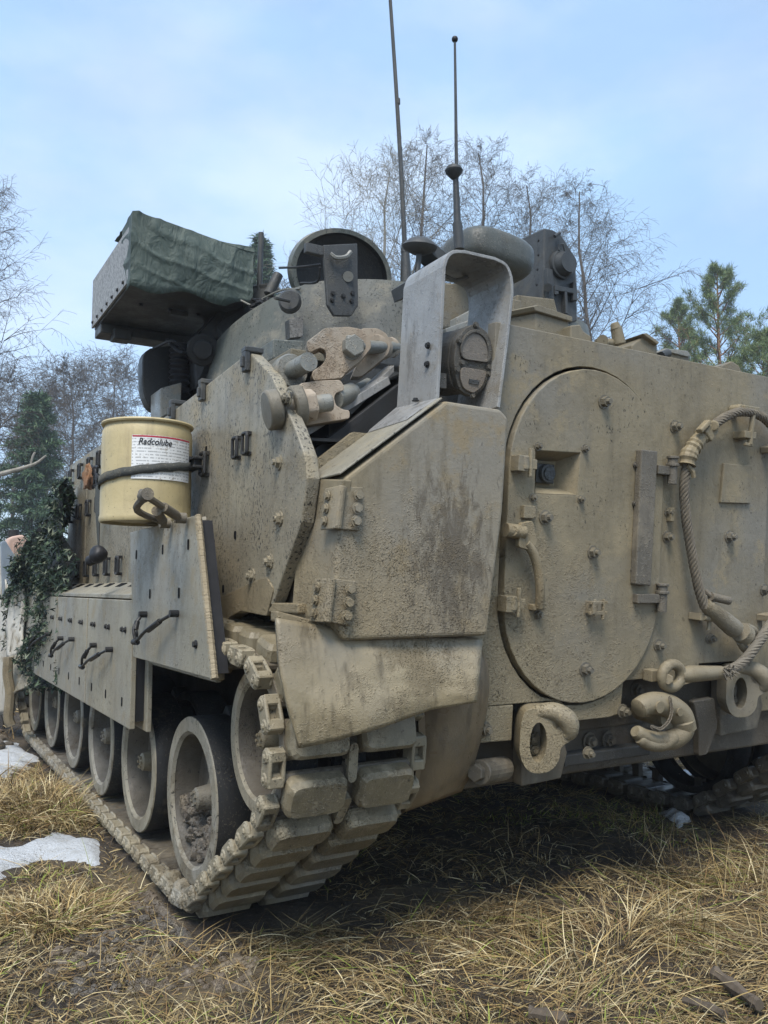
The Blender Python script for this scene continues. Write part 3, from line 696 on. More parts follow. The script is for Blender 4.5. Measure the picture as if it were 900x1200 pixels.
# ------------------------------------------------------------------ side armour
XS = -1.50
def S(px, py, x=XS): return P(px, py, x=x)
pl = [(150, 519), (205, 480), (292, 412), (318, 440), (345, 500), (357, 534), (360, 560), (353, 612), (318, 713), (300, 716), (232, 725), (150, 700)]
bm = bm_new(); a_prism(bm, [S(*p) for p in pl], (.045, 0, 0)); sidep = part('side_plate', bm, 'side', bevel=.005)
for a, b in ((339, 467), (327, 542), (328, 608), (317, 658), (296, 675)): bolt(sidep, FS(a, b, XS), 'side', 1.2)
def slot(parent, px, py, x, h=.038, w=.016):
    """oblong key slot: thin black plate, the shade of the opening painted on"""
    F_ = FS(px, py, x); bm = bm_new()
    o_ = round_poly([Vector(p) for p in ((-w / 2, -h / 2, .0012), (w / 2, -h / 2, .0012), (w / 2, h / 2, .0012), (-w / 2, h / 2, .0012))], w * .45, 3)
    a_prism(bm, [F_ @ p for p in o_], SN * .0015); return part('key_slot', bm, 'void', parent)
for a, b in ((276, 627), (242, 527), (262, 690)): slot(sidep, a, b, XS, .03, .02)
# footman loops: square wire loops with a tab
loop_bm = bm_new()
lo = [Vector(p) for p in ((-.02, -.034, .0), (-.02, -.034, .03), (-.02, .034, .03), (-.02, .034, 0))]
a_tube(loop_bm, round_poly([Vector((-.022, -.036, .02)), Vector((.022, -.036, .02)), Vector((.022, .036, .02)), Vector((-.022, .036, .02))], .01, 3) + [Vector((-.022, -.026, .02))], .0065, 6)
a_box(loop_bm, (.0, .036, .008), (.03, .012, .022)); a_box(loop_bm, (.0, -.036, .008), (.03, .012, .022))
LOOP = me_from(loop_bm, 'tie_loop', 'black')
LOOPS = LOOP.copy(); LOOPS.materials[0] = M['side']
def loop(parent, px, py, x=XS, me=None, s=1.0):
    o = bpy.data.objects.new('tie_loop', me or LOOP); COL.objects.link(o); place(o, parent, FS(px, py, x) @ Matrix.Scale(s, 4)); return o
loop(sidep, 281, 525); loop(sidep, 293, 520); loop(sidep, 244, 544, me=LOOP, s=1.2)
# hooks on the top edge
for a, b in ((292, 421), (240, 457), (205, 480)):
    F_ = FS(a, b, XS); bm = bm_new()
    a_box(bm, (0, -.01, .012), (.04, .075, .02), F_); a_box(bm, (0, .032, -.012), (.045, .02, .07), F_); a_box(bm, (.0, -.012, .026), (.018, .04, .012), F_)
    part('edge_clip', bm, 'dark', sidep, bevel=.004)
# the tiled armour further forward: each tile a plate with a gap
def ypos(px, x=XS): return S(px, 600, x).y
zt, zb = 2.05, 1.20
ytiles = [ypos(150), ypos(100), ypos(78), ypos(60), ypos(45), ypos(30)]
ytiles = [ypos(152), ypos(101), ypos(80)]
step = ytiles[2] - ytiles[1]
while ytiles[-1] < 3.0: ytiles.append(ytiles[-1] + step)
for a, b in zip(ytiles, ytiles[1:]):
    bm = bm_new(); a_prism(bm, [(XS, a + .012, zb), (XS, b - .012, zb), (XS, b - .012, zt), (XS, a + .012, zt)], (.05, 0, 0))
    t = part('armor_tile', bm, 'side', bevel=.004)
    n = max(2, int((b - a) / .28)); 
    for k in range(n):
        yy = a + (b - a) * (k + .5) / n
        for z in (zb + .10, zb + .48, zt - .1):
            o = bpy.data.objects.new('tie_loop', LOOP); COL.objects.link(o)
            place(o, t, frame(Vector((XS, yy, z)), SU, SV, SN) @ Matrix.Scale(1.25, 4))
# sloping shelf with slots between tiles and skirts
bm = bm_new(); a_prism(bm, [(-1.65, ypos(157, -1.65), 1.13), (-1.65, 5.6, 1.13), (-1.50, 5.6, 1.19), (-1.50, ypos(157, -1.5) - .3, 1.19)], (0, 0, .02)); shelf = part('shelf', bm, 'skirt', bevel=.003)
for k in range(14):
    yy = 1.75 + k * .27; bm = bm_new(); a_prism(bm, [(-1.61, yy, 1.158), (-1.61, yy + .12, 1.158), (-1.52, yy + .17, 1.203), (-1.52, yy + .05, 1.203)], (-.0005, 0, .003)); part('shelf_slot', bm, 'void', shelf)  # slots are thin black plates, their shade painted as colour

# ------------------------------------------------------------------ skirts
def cable_handle(parent, p0, p1, p2, x, mat='black'):
    """two short cable legs joined by a sleeve, each end bolted on"""
    q0, q1, q2 = (FS(*p, x) @ Vector((0, 0, e)) for p, e in ((p0, .02), (p1, .05), (p2, .02)))
    bm = bm_new()
    a_tube(bm, smooth_path([q0, (q0 + q1) / 2 + SN * .02, q1], 5), .0065, 8)
    a_tube(bm, smooth_path([q1, (q1 + q2) / 2 + SN * .02, q2], 5), .0065, 8)
    for q in (q0, q2): a_cyl(bm, q - SN * .02, q + SN * .012, .013, seg=10)
    for q in (q0, q2): a_cyl(bm, q * .75 + q1 * .25 + SN * .012, q * .45 + q1 * .55 + SN * .012, .011, seg=10)
    d = (q2 - q0).normalized(); a_cyl(bm, q1 - d * .035, q1 + d * .02, .012, seg=12)
    return part('cable_handle', bm, mat, parent, smooth=True)
XK = -1.67
def skirt(name, pxs, x, gap, inset, slots, bolts, handle, mat='skirt'):
    bm = bm_new(); pts = [S(*p, x) for p in pxs]; a_prism(bm, pts, (.022, 0, 0)); o = part(name, bm, mat, bevel=.003)
    bm = bm_new(); c = sum(pts, Vector()) / len(pts)
    pts2 = [S(p[0] + inset, p[1] + 4, x + gap) for p in pxs]; a_prism(bm, pts2, (.02, 0, 0)); part('backing_plate', bm, mat, o, bevel=.003)
    bm = bm_new(); a_prism(bm, [c + (p - c) * .95 + Vector((.0235, 0, 0)) for p in pts], (gap - .026, 0, 0)); part('liner', bm, 'rubber', o)
    for a, b in slots: slot(o, a, b, x)
    for a, b in bolts: bolt(o, FS(a, b, x), 'black', 1.0)
    if handle: cable_handle(o, *handle, x)
    return o
# rear upper skirt
sk = skirt('skirt_panel', [(152, 624), (229, 604), (248, 796), (156, 770)], XK, .07, 5, [(160, 650), (191, 644), (221, 638), (176, 696), (210, 695)], [(161, 743), (230, 755)], ((172, 720), (174, 752), (209, 719)))
# caked mud along its two rear edges
for q0, q1, x in (((229, 604), (248, 796), XK), ((236, 607), (256, 797), XK + .07)):
    bm = bm_new(); a, b = S(*q0, x), S(*q1, x); n = 150
    pts = [a.lerp(b, i / n) + Vector((.011, .005 - .0012 * random.random(), 0)) for i in range(n + 1)]
    a_tube(bm, pts, .012, 6, radii=[.0118 + .0012 * random.random() for _ in pts]); part('edge_mud', bm, 'edge', sk, smooth=False)
# cable loop standing up at its top edge
q0, q1, q2 = P(193, 613, x=-1.70), P(171, 581, x=-1.93), P(211, 607, x=-1.70)
bm = bm_new()
a_tube(bm, smooth_path([q0, q0.lerp(q1, .5) + Vector((-.06, .01, .0)), q1, q1.lerp(q2, .45) + Vector((-.06, 0, .035)), q2], 6), .012, 8)
for q, qq in ((q0, q1), (q2, q1.lerp(q2, .45) + Vector((-.06, 0, .035)))):
    a_cyl(bm, q - SN * .02, q + SN * .018, .019, seg=10); a_cyl(bm, q.lerp(qq, .12), q.lerp(qq, .5), .017, seg=10)
a_cyl(bm, q1 + Vector((0, .03, 0)), q1 + Vector((0, -.02, .004)), .019, seg=12)
part('cable_handle', bm, 'cable', sk, smooth=True)
# lower row of skirts
xl = -1.665
def yl(px): return P(px, 705, x=xl).y
zT = 1.125; zB = P(157, 858, x=xl).z
edges = [yl(157), yl(103), yl(67), yl(42)]
edges.append(edges[-1] + (edges[-1] - edges[-2]))
hand = {0: ((113, 756), (108, 781), (132, 761)), 1: ((74, 748), (70, 768), (87, 749)), 2: ((49, 742), (43, 760), (59, 743))}
for k in range(4):
    a, b = edges[k], edges[k + 1]
    bm = bm_new(); a_prism(bm, [(xl, a + .016, zB), (xl, b - .016, zB), (xl, b - .016, zT), (xl, a + .016, zT)], (.022, 0, 0)); o = part('skirt_panel', bm, 'skirt', bevel=.003)
    bm = bm_new(); e_ = -.03 if k == 0 else .03; a_prism(bm, [(xl + .06, a + e_, zB - .01), (xl + .06, b - .03, zB - .01), (xl + .06, b - .03, zT), (xl + .06, a + e_, zT)], (.02, 0, 0)); part('backing_plate', bm, 'skirt', o, bevel=.003)
    bm = bm_new(); a_prism(bm, [(xl + .024, a + .02, zB + .03), (xl + .024, b - .02, zB + .03), (xl + .024, b - .02, zT - .02), (xl + .024, a + .02, zT - .02)], (.035, 0, 0)); part('liner', bm, 'rubber', o)
    Fm = lambda y, z: frame(Vector((xl, y, z)), SU, SV, SN)
    n = 3
    for i in range(n):
        y = a + (b - a) * (i + .5) / n
        bolt(o, Fm(y - .03, zT - .13), 'black', 1.0); bolt(o, Fm(y + .03, zT - .13), 'black', .9)
        bmx = bm_new(); F_ = Fm(y, zB + .10)
        a_prism(bmx, [F_ @ p for p in round_poly([Vector((-.009, -.02, .0012)), Vector((.009, -.02, .0012)), Vector((.009, .02, .0012)), Vector((-.009, .02, .0012))], .006, 3)], SN * .0015); part('key_slot', bmx, 'void', o)  # flat black plate, the slot's inner shade painted as colour
    if k in hand: cable_handle(o, *hand[k], xl)

# ------------------------------------------------------------------ rear fender corner, mud flap
bm = bm_new()
arm = round_poly([S(*p, -1.505) for p in ((251, 703), (300, 680), (312, 676), (320, 690), (312, 722), (282, 716), (268, 724), (264, 745), (262, 776), (256, 790), (249, 790))], .012, 3)
a_prism(bm, arm, (.05, 0, 0)); part('fender_bracket', bm, 'box', bevel=.006)
bm = bm_new(); a_prism(bm, [(-1.50, .03, 1.10), (-1.07, .03, 1.10), (-1.07, .50, 1.10), (-1.50, .50, 1.10)], (0, 0, .03)); part('fender', bm, 'box', bevel=.004)
# flap: a thick rubber sheet, curled
fl_top = [(324, 724), (370, 732), (430, 740), (500, 745), (566, 748)]
fl_bot = [(352, 877), (395, 868), (450, 852), (505, 832), (559, 823)]
nu, nv = 36, 24
def lerp_list(l, t):
    k = t * (len(l) - 1); i = min(int(k), len(l) - 2); f = k - i
    return l[i][0] * (1 - f) + l[i + 1][0] * f, l[i][1] * (1 - f) + l[i + 1][1] * f
bm = bm_new(); grid = []
for j in range(nv + 1):
    v = j / nv; row = []
    for i in range(nu + 1):
        u = i / nu; (ax_, ay_), (bx_, by_) = lerp_list(fl_top, u), lerp_list(fl_bot, u)
        bulge = math.sin(math.pi * v) * 6 * (1 - u)
        px, py = ax_ * (1 - v) + bx_ * v - bulge, ay_ * (1 - v) + by_ * v
        yy = -.11 - .055 * math.sin(v * 1.9) + .012 * math.sin(u * 9 + 1) * v + .006 * fb(u * 5, v * 3, 1, 1, 3)
        row.append(bm.verts.new(P(px, py, y=yy)))
    grid.append(row)
for j in range(nv):
    for i in range(nu): bm.faces.new((grid[j][i], grid[j][i + 1], grid[j + 1][i + 1], grid[j + 1][i]))
o = part('mud_flap', bm, 'flap', smooth=True); md = o.modifiers.new('th', 'SOLIDIFY'); md.thickness = .014; md.offset = -1
bm = bm_new(); a_prism(bm, [P(262 + 63, 716, y=-.09), P(400, 735, y=-.09), P(566, 741, y=-.09), P(566, 752, y=-.09), P(400, 748, y=-.09), P(325, 728, y=-.09)], (0, .05, 0)); part('flap_clamp', bm, 'box', bevel=.004)
# curved inner fender: bent sheet between track and hull
fr_ = [(560, 746), (571, 775), (574, 800), (571, 832), (563, 870), (553, 905), (541, 928)]
fl_ = [(470, 746), (478, 790), (482, 830), (484, 870), (480, 910), (474, 938), (468, 954)]
bm = bm_new(); g_ = []
for j in range(25):
    v = j / 24; a_, b_ = lerp_list(fr_, v), lerp_list(fl_, v); row = []
    for i in range(13):
        u = i / 12; px, py = a_[0] * (1 - u) + b_[0] * u, a_[1] * (1 - u) + b_[1] * u
        row.append(bm.verts.new(P(px, py, y=.02 - .055 * math.sin(math.pi * min(1, u * 1.15 + .05)) - .03 * math.sin(math.pi * v) + .10 * v * v + .05 * (u > .98))))
    row.insert(0, bm.verts.new(P(a_[0] - 3, a_[1], y=.16))); g_.append(row)
for j in range(24):
    for i in range(13): bm.faces.new((g_[j][i], g_[j][i + 1], g_[j + 1][i + 1], g_[j + 1][i]))
o = part('inner_fender', bm, 'fender', smooth=True); md = o.modifiers.new('th', 'SOLIDIFY'); md.thickness = .012

# ------------------------------------------------------------------ running gear
WY = [.86 + .782 * k for k in range(6)]
WR, WZ = .305, .385
XO = -1.555                                   # outer face of the road wheels
# wheel built round local z = outboard, origin at the hub face
def wheel_meshes():
    bm = bm_new(); a_lathe(bm, [(.268, -.145), (.300, -.145), (.305, -.138), (.305, -.008), (.300, 0), (.270, .0), (.266, -.004)], seg=48); tyre = me_from(bm, 'tyre', 'tyre', True)
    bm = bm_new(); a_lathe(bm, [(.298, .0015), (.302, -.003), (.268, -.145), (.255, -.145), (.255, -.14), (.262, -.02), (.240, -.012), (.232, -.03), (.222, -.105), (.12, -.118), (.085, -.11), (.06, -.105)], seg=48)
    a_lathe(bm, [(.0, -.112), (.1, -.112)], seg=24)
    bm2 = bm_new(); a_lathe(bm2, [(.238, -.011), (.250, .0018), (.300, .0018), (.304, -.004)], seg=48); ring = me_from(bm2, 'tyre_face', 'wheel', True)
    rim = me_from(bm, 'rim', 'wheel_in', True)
    bm = bm_new(); a_lathe(bm, [(.085, -.115), (.08, -.09), (.05, -.085), (.042, -.035), (.040, -.022), (.030, -.014), (.0, -.012)], seg=20)
    for k in range(6): t = k * math.pi / 3; a_cyl(bm, (.024 * math.cos(t), .024 * math.sin(t), -.018), (.024 * math.cos(t), .024 * math.sin(t), -.006), .007, seg=6)
    hub = me_from(bm, 'hub', 'hookp')
    for me in (tyre, rim, ring, hub):
        try: me.set_sharp_from_angle(angle=math.radians(40))
        except Exception: pass
    return tyre, rim, ring, hub
TY, RI, RG, HU = wheel_meshes()
def wheel(x, y, z, side, s=1.0, mud=False, name='road_wheel'):
    Fw = frame(Vector((x, y, z)), SU if side < 0 else -SU, SV, SN if side < 0 else -SN) @ Matrix.Rotation(random.random() * 6, 4, 'Z') @ Matrix.Scale(s, 4)
    e = bpy.data.objects.new(name, None); COL.objects.link(e); place(e, veh, Fw)
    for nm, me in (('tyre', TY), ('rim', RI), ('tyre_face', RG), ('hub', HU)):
        o = bpy.data.objects.new(nm, me); COL.objects.link(o); place(o, e, Fw)
    for nm, me in (('tyre', TY),):      # inner wheel of the pair
        o = bpy.data.objects.new(nm, me); COL.objects.link(o); place(o, e, Fw @ Matrix.Translation((0, 0, -.22)))
    return e
wheels = []
for k, y in enumerate(WY):
    wheels.append(wheel(XO, y, WZ, -1)); wheel(-XO, y, WZ, 1)
# mud caked in the rearmost wheel
def blob_mesh(name, n, place_fn, size, mat, seed=0):
    rs = random.Random(seed); bm = bm_new()
    for _ in range(n):
        c = place_fn(rs); s = size * (.45 + rs.random())
        r = bmesh.ops.create_icosphere(bm, subdivisions=2, radius=s)
        o_ = Vector((rs.random() * 50, rs.random() * 50, rs.random() * 50))
        for v in r['verts']:
            k = 1 + .55 * mnoise.noise(v.co / s * 1.3 + o_) + .25 * mnoise.noise(v.co / s * 3.1 + o_)
            v.co = Vector((v.co.x * k, v.co.y * k * (.8 + .4 * 0), v.co.z * k * .75)) + c
    return bm
def in_wheel(rs):
    t = math.pi * (1.05 + .80 * rs.random()); r = .10 + .12 * rs.random() ** .5
    return Vector((XO + .045 + .05 * rs.random(), WY[0] - r * math.cos(t) * .9, WZ + r * math.sin(t)))
bm = blob_mesh('caked', 110, in_wheel, .032, 'mudcake', 5)
o = part('caked_mud', bm, 'mudcake', wheels[0]); o['kind'] = 'stuff'
# idler, sprocket and return rollers
IY, IZ, IR = .262, .692, .232
wheel(XO + .02, IY, IZ, -1, IR / WR, name='idler_wheel'); wheel(-XO - .02, IY, IZ, 1, IR / WR, name='idler_wheel')
wheel(XO + .02, 5.55, .74, -1, .85, name='drive_wheel'); wheel(-XO - .02, 5.55, .74, 1, .85, name='drive_wheel')
for y in (1.35, 2.8, 4.2): wheel(XO + .1, y, .94, -1, .36, name='return_roller')
bm = bm_new(); a_cyl(bm, P(270, 770, x=-1.5), P(270, 770, x=-1.5) + Vector((.4, 0, 0)), .045, seg=14); a_cyl(bm, P(268, 771, x=-1.53), P(268, 771, x=-1.53) + Vector((.06, 0, 0)), .034, seg=12); part('idler_tensioner', bm, 'bare', bevel=.004)
for y in WY:
    bm = bm_new(); a_prism(bm, [(-1.30, y - .06, WZ), (-1.30, y + .06, WZ), (-1.30, y + .42, .60), (-1.30, y + .34, .68)], (.07, 0, 0)); part('suspension_arm', bm, 'dark', bevel=.01)

# track path (y, z) of the pin line, run round idler, last wheel, ground, first wheel, sprocket, back on rollers
TH = .035
def arc(cy, cz, r, a0, a1, n=24): return [(cy + r * math.cos(math.radians(a0 + (a1 - a0) * i / n)), cz + r * math.sin(math.radians(a0 + (a1 - a0) * i / n))) for i in range(n + 1)]
def path():
    p = []
    p += arc(IY, IZ, IR + TH, 95, 236)                       # round the idler (rear is -y)
    p += [(y_, z_) for y_, z_ in arc(WY[0], WZ, WR + TH, 237, 270, 8)]
    p += arc(WY[-1], WZ, WR + TH, 270, 300, 8)
    p += arc(5.55, .74, .26 + TH, -52, 92)
    p += [(4.2, .98 + .09), (2.8, 1.06), (1.35, 1.065)]
    return p
pp = path(); pp.append(pp[0])
seg = [math.dist(a, b) for a, b in zip(pp, pp[1:])]; LEN = sum(seg); NSH = round(LEN / .152); PITCH = LEN / NSH
def at_len(s):
    s %= LEN
    for (a, b), l in zip(zip(pp, pp[1:]), seg):
        if s <= l: k = s / l; return (a[0] + (b[0] - a[0]) * k, a[1] + (b[1] - a[1]) * k)
        s -= l
    return pp[0]
# shoe meshes, local: x across (vehicle x), y along travel, z outward from the loop
TW = .53
def shoe_meshes():
    bm = bm_new()
    for sx in (-1, 1):
        a_box(bm, (sx * .118, 0, .0), (.20, PITCH * .62, .036)); 
        for yy in (-.5, .5): a_cyl(bm, (sx * .02, yy * PITCH * .52, 0), (sx * .222, yy * PITCH * .52, 0), .021, seg=10)
    a_box(bm, (0, 0, -.045), (.035, .05, .09))                # guide tooth
    a_box(bm, (0, 0, .004), (.034, PITCH * .95, .03))
    shoe = me_from(bm, 'track_shoe', 'shoe')
    bm = bm_new(); w_, l_ = .192, PITCH * .79
    o_ = round_poly([Vector((-w_ / 2, -l_ / 2, .016)), Vector((w_ / 2, -l_ / 2, .016)), Vector((w_ / 2, l_ / 2, .016)), Vector((-w_ / 2, l_ / 2, .016))], .032, 3)
    lo = [bm.verts.new(p) for p in o_]; mid = [bm.verts.new(Vector((p.x, p.y, .052))) for p in o_]; hi = [bm.verts.new(Vector((p.x * .90, p.y * .84, .070))) for p in o_]
    n = len(o_)
    for A, Bv in ((lo, mid), (mid, hi)):
        for i in range(n): bm.faces.new((A[i], A[(i + 1) % n], Bv[(i + 1) % n], Bv[i]))
    bm.faces.new(hi); bm.faces.new(lo[::-1]); pad = me_from(bm, 'rubber_pad', 'pad')
    bm = bm_new()   # end connector: two-pin link with an oblong recess
    oc = stadium(.052, PITCH * .78, 6); hole = [Vector((p.x * .42, p.y * .36, 0)) for p in stadium(.052, PITCH * .78, 6)]
    R_ = Matrix.Rotation(math.pi / 2, 4, 'Y')
    # side plates in the y/z plane, a ring bridging them that faces outward
    def mp(p, x): return Vector((x, p.y, p.x * 1.15))
    a_prism(bm, [mp(p, -.027) for p in oc], (.012, 0, 0)); a_prism(bm, [mp(p, .015) for p in oc], (.012, 0, 0))
    for yy in (-.5, .5): a_box(bm, (0, yy * PITCH * .50, .004), (.05, PITCH * .22, .05))
    a_box(bm, (0, 0, -.012), (.04, PITCH * .4, .02))
    for yy in (-.5, .5):
        a_cyl(bm, (-.031, yy * PITCH * .44, 0), (.031, yy * PITCH * .44, 0), .021, seg=12); a_cyl(bm, (-.036, yy * PITCH * .44, 0), (.036, yy * PITCH * .44, 0), .010, seg=8)
    bmesh.ops.bevel(bm, geom=[e for e in bm.edges if len(e.link_faces) == 2 and e.calc_face_angle(0) > .9], offset=.004, segments=1, affect='EDGES', clamp_overlap=True); conn = me_from(bm, 'end_connector', 'track')
    bm = bm_new()
    oc2 = stadium(.03, PITCH * .8, 5); a_prism(bm, [Vector((p.x, p.y, .012)) for p in oc2], (0, 0, .026)); cc = me_from(bm, 'center_connector', 'track')
    return shoe, pad, conn, cc
SH, PD, EC, CC = shoe_meshes()
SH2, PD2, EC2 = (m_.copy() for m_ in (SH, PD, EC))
for m_ in (PD2, EC2): m_.materials[0] = M['shoe']  # far track: darker pads and connectors, under-hull shade put into the colour
SH2.materials[0] = M['lower']  # far shoes darkened too, for the same painted shade
def track(xc_, detail):
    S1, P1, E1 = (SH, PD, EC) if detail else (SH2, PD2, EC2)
    tr = bpy.data.objects.new('track', None); COL.objects.link(tr); place(tr, veh, Matrix.Translation((xc_, 3, 0)))
    for k in range(NSH):
        s = k * PITCH + .05; (y0, z0), (y1, z1) = at_len(s - .04), at_len(s + .04); y, z = at_len(s)
        d = Vector((0, y1 - y0, z1 - z0)).normalized()
        X = Vector((1, 0, 0)); Nn = X.cross(d)                # outward is decided below
        Nn = Vector((0, d.z, -d.y))
        c = Vector((xc_, y, z))
        # the loop runs rear-top -> rear -> bottom -> front -> top, i.e. outward is to the right of travel
        F_ = frame(c, d.cross(Nn), d, Nn)
        def add(nm, me, M4):
            o = bpy.data.objects.new(nm, me); COL.objects.link(o); place(o, tr, M4); return o
        add('track_shoe', S1, F_)
        if detail or True:
            for sx in (-1, 1): add('rubber_pad', P1, F_ @ Matrix.Translation((sx * .117, 0, 0)))
        (ya, za), (yb, zb_) = at_len(s + PITCH / 2 - .04), at_len(s + PITCH / 2 + .04); y2, z2 = at_len(s + PITCH / 2)
        d2 = Vector((0, yb - ya, zb_ - za)).normalized(); N2 = Vector((0, d2.z, -d2.y)); F2 = frame(Vector((xc_, y2, z2)), d2.cross(N2), d2, N2)
        for sx in (-1, 1): add('end_connector', E1, F2 @ Matrix.Translation((sx * .242, 0, 0)))
        add('center_connector', CC, F2)
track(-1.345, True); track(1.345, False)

# ------------------------------------------------------------------ turret
def ring_loft(bm, rings):
    vs = [[bm.verts.new(Vector(p)) for p in r] for r in rings]
    for a, b in zip(vs, vs[1:]):
        n = len(a)
        for i in range(n): bm.faces.new((a[i], a[(i + 1) % n], b[(i + 1) % n], b[i]))
    bm.faces.new(vs[-1]); bm.faces.new(vs[0][::-1])
outl_t = round_poly([Vector(p) for p in ((-.55, 1.03, 0), (.75, 1.03, 0), (1.05, 1.45, 0), (1.05, 3.6, 0), (.6, 4.3, 0), (-.6, 4.3, 0), (-1.08, 3.6, 0), (-1.08, 1.75, 0), (-.92, 1.28, 0))], [.25, .2, .3, .4, .3, .3, .4, .3, .25], 5)
def roof_z(p): return 2.66 - max(0, (p.y - 1.25)) * .16 if p.x < -.6 else 2.66 - max(0, p.y - 3) * .12
bm = bm_new()
ring_loft(bm, [[Vector((p.x * 1.06, 2.6 + (p.y - 2.6) * 1.04, 2.06)) for p in outl_t], [Vector((p.x, p.y, roof_z(p))) for p in outl_t], [Vector((p.x * .96, 2.6 + (p.y - 2.6) * .97, roof_z(p) + .02)) for p in outl_t]])
tur = part('turret', bm, 'turret', smooth=True)
# raised hatch lid, dark dished underside to the rear
hc = P(402, 322, y=1.45); R_h = 66 / FPX * (hc - CAM).dot(FWD)
T = frame(hc, Vector((1, 0, 0)), Vector((0, -.28, 1)).normalized() * .78, Vector((0, -1, -.28)).normalized())
bm = bm_new(); a_lathe(bm, [(R_h * .9, .0), (R_h, .0), (R_h * 1.0, -.05), (R_h * .9, -.085), (R_h * .5, -.12), (0.0001, -.13)], T, 40)
hat = part('hatch_lid', bm, 'turret', tur, smooth=True)
bm = bm_new(); a_lathe(bm, [(R_h * .905, .001), (R_h * .88, -.035), (R_h * .8, -.05), (R_h * .4, -.06), (.0001, -.06)], T, 40); part('hatch_lining', bm, 'black', hat, smooth=True)
# bracket plate standing on the turret edge
br = [P(a, b, y=.98) for a, b in ((379, 287), (419, 285), (420, 358), (412, 370), (392, 370), (384, 357))]
bm = bm_new(); a_prism(bm, br, (0, .02, 0)); brk = part('antenna_bracket', bm, 'dark', tur, bevel=.004)
for a, b in ((390, 344), (402, 347), (413, 344), (389, 352), (412, 353)): bolt(brk, frame(P(a, b, y=.98), RU, RV, Vector((0, -1, 0))), 'black', .8)
bm = bm_new(); a_cyl(bm, P(408, 324, y=.98), P(408, 324, y=.965), .024, seg=16); a_tube(bm, smooth_path([P(387, 297, y=.96), P(394, 302, y=.955), P(405, 301, y=.955), P(411, 295, y=.96)], 5), .010, 6); part('socket', bm, 'bare', brk)
bm = bm_new(); a_box(bm, (0, 0, 0), (.09, .03, .045), Matrix.Translation(P(368, 293, y=1.0))); part('connector', bm, 'dark', brk, bevel=.004)
bm = bm_new(); a_tube(bm, smooth_path([P(327, 314, y=1.2), P(350, 313, y=1.1), P(376, 310, y=1.0)], 4), .005, 6); a_tube(bm, smooth_path([P(375, 313, y=1.0), P(372, 330, y=1.05), P(352, 332, y=1.2)], 4), .006, 6); part('wire', bm, 'black', brk)
bm = bm_new(); a_lathe(bm, [(.0001, .03), (.045, .03), (.055, .02), (.055, -.01), (.03, -.03)], frame(P(340, 354, y=1.24), Vector((.8, -.6, 0)), Vector((0, 0, 1)), Vector((-.5, -.85, 0)).normalized()), 18); a_cyl(bm, P(339, 353, y=1.2), P(322, 349, y=1.15), .008, seg=6); part('sensor', bm, 'dark', tur, smooth=True)
bm = bm_new(); a_prism(bm, [P(339, 374, y=1.175), P(355, 370, y=1.15), P(355, 394, y=1.13), P(340, 396, y=1.155)], (0, .05, 0)); part('dark_patch_panel', bm, 'dark', tur)
# clutter along the turret's left shoulder
bm = bm_new()
for (a, b, c, d, y, r) in ((306, 273, 304, 345, 1.9, .02), (326, 322, 315, 345, 1.7, .035)): a_cyl(bm, P(c, d, y=y), P(a, b, y=y), r * .8, r * .8, seg=10)
part('smoke_rod', bm, 'dark', tur, smooth=True)
bm = bm_new(); a_prism(bm, [P(262, 392, y=1.95), P(330, 338, y=1.75), P(318, 330, y=1.8), P(285, 336, y=2.0), P(252, 380, y=2.1)], (0, .2, 0)); part('shoulder_box', bm, 'dark', tur, bevel=.01)
bm = bm_new()
rs = random.Random(4)
for k in range(26):
    q = [P(305 + rs.random() * 25 - 12, 350 + rs.random() * 14, y=1.65 + rs.random() * .1) for _ in range(4)]; a_tube(bm, smooth_path(q, 4), .008, 5)
part('coiled_wire', bm, 'black', tur)
bm = bm_new(); a_tube(bm, smooth_path([P(282, 352, y=1.75), P(297, 358, y=1.7), P(308, 350, y=1.68), P(330, 340, y=1.5), P(352, 338, y=1.3)], 6), .005, 5); part('wire', bm, 'bare', tur)
bm = bm_new(); q = [P(282, 400, y=1.75), P(300, 382, y=1.65), P(308, 390, y=1.65), P(290, 404, y=1.75)]; a_prism(bm, q, (0, .1, .02)); part('lifting_eye', bm, 'turret', tur, bevel=.006)
# low boxes on the hull roof in front of the tow bar
bm = bm_new(); a_prism(bm, [P(320, 397, y=.95), P(356, 399, y=.95), P(356, 425, y=.95), P(320, 420, y=.95)], (0, .35, 0)); part('roof_box', bm, 'turret', bevel=.006)

# rounded sight cover behind the guard
hc2 = P(571, 303, y=.75); sx = 51 / FPX * (hc2 - CAM).dot(FWD)
bm = bm_new(); r = bmesh.ops.create_uvsphere(bm, u_segments=32, v_segments=20, radius=1)
for v in r['verts']:
    c = v.co; k = (abs(c.x) ** 4 + abs(c.y) ** 4 + abs(c.z) ** 3) ** (-.25) if c.length else 1
    v.co = Vector((c.x * k * sx * .98, c.y * k * sx * .8, c.z * k * sx * .50))
bmesh.ops.transform(bm, matrix=Matrix.Translation(hc2) @ Matrix.Rotation(.08, 4, 'Y'), verts=r['verts'])
part('hatch_cushion', bm, 'green', smooth=True)
bm = bm_new(); a_prism(bm, [P(508, 330, y=.8), P(600, 336, y=.8), P(604, 385, y=.8), P(508, 385, y=.8)], (0, .4, 0)); part('sight_base', bm, 'tan', bevel=.01)
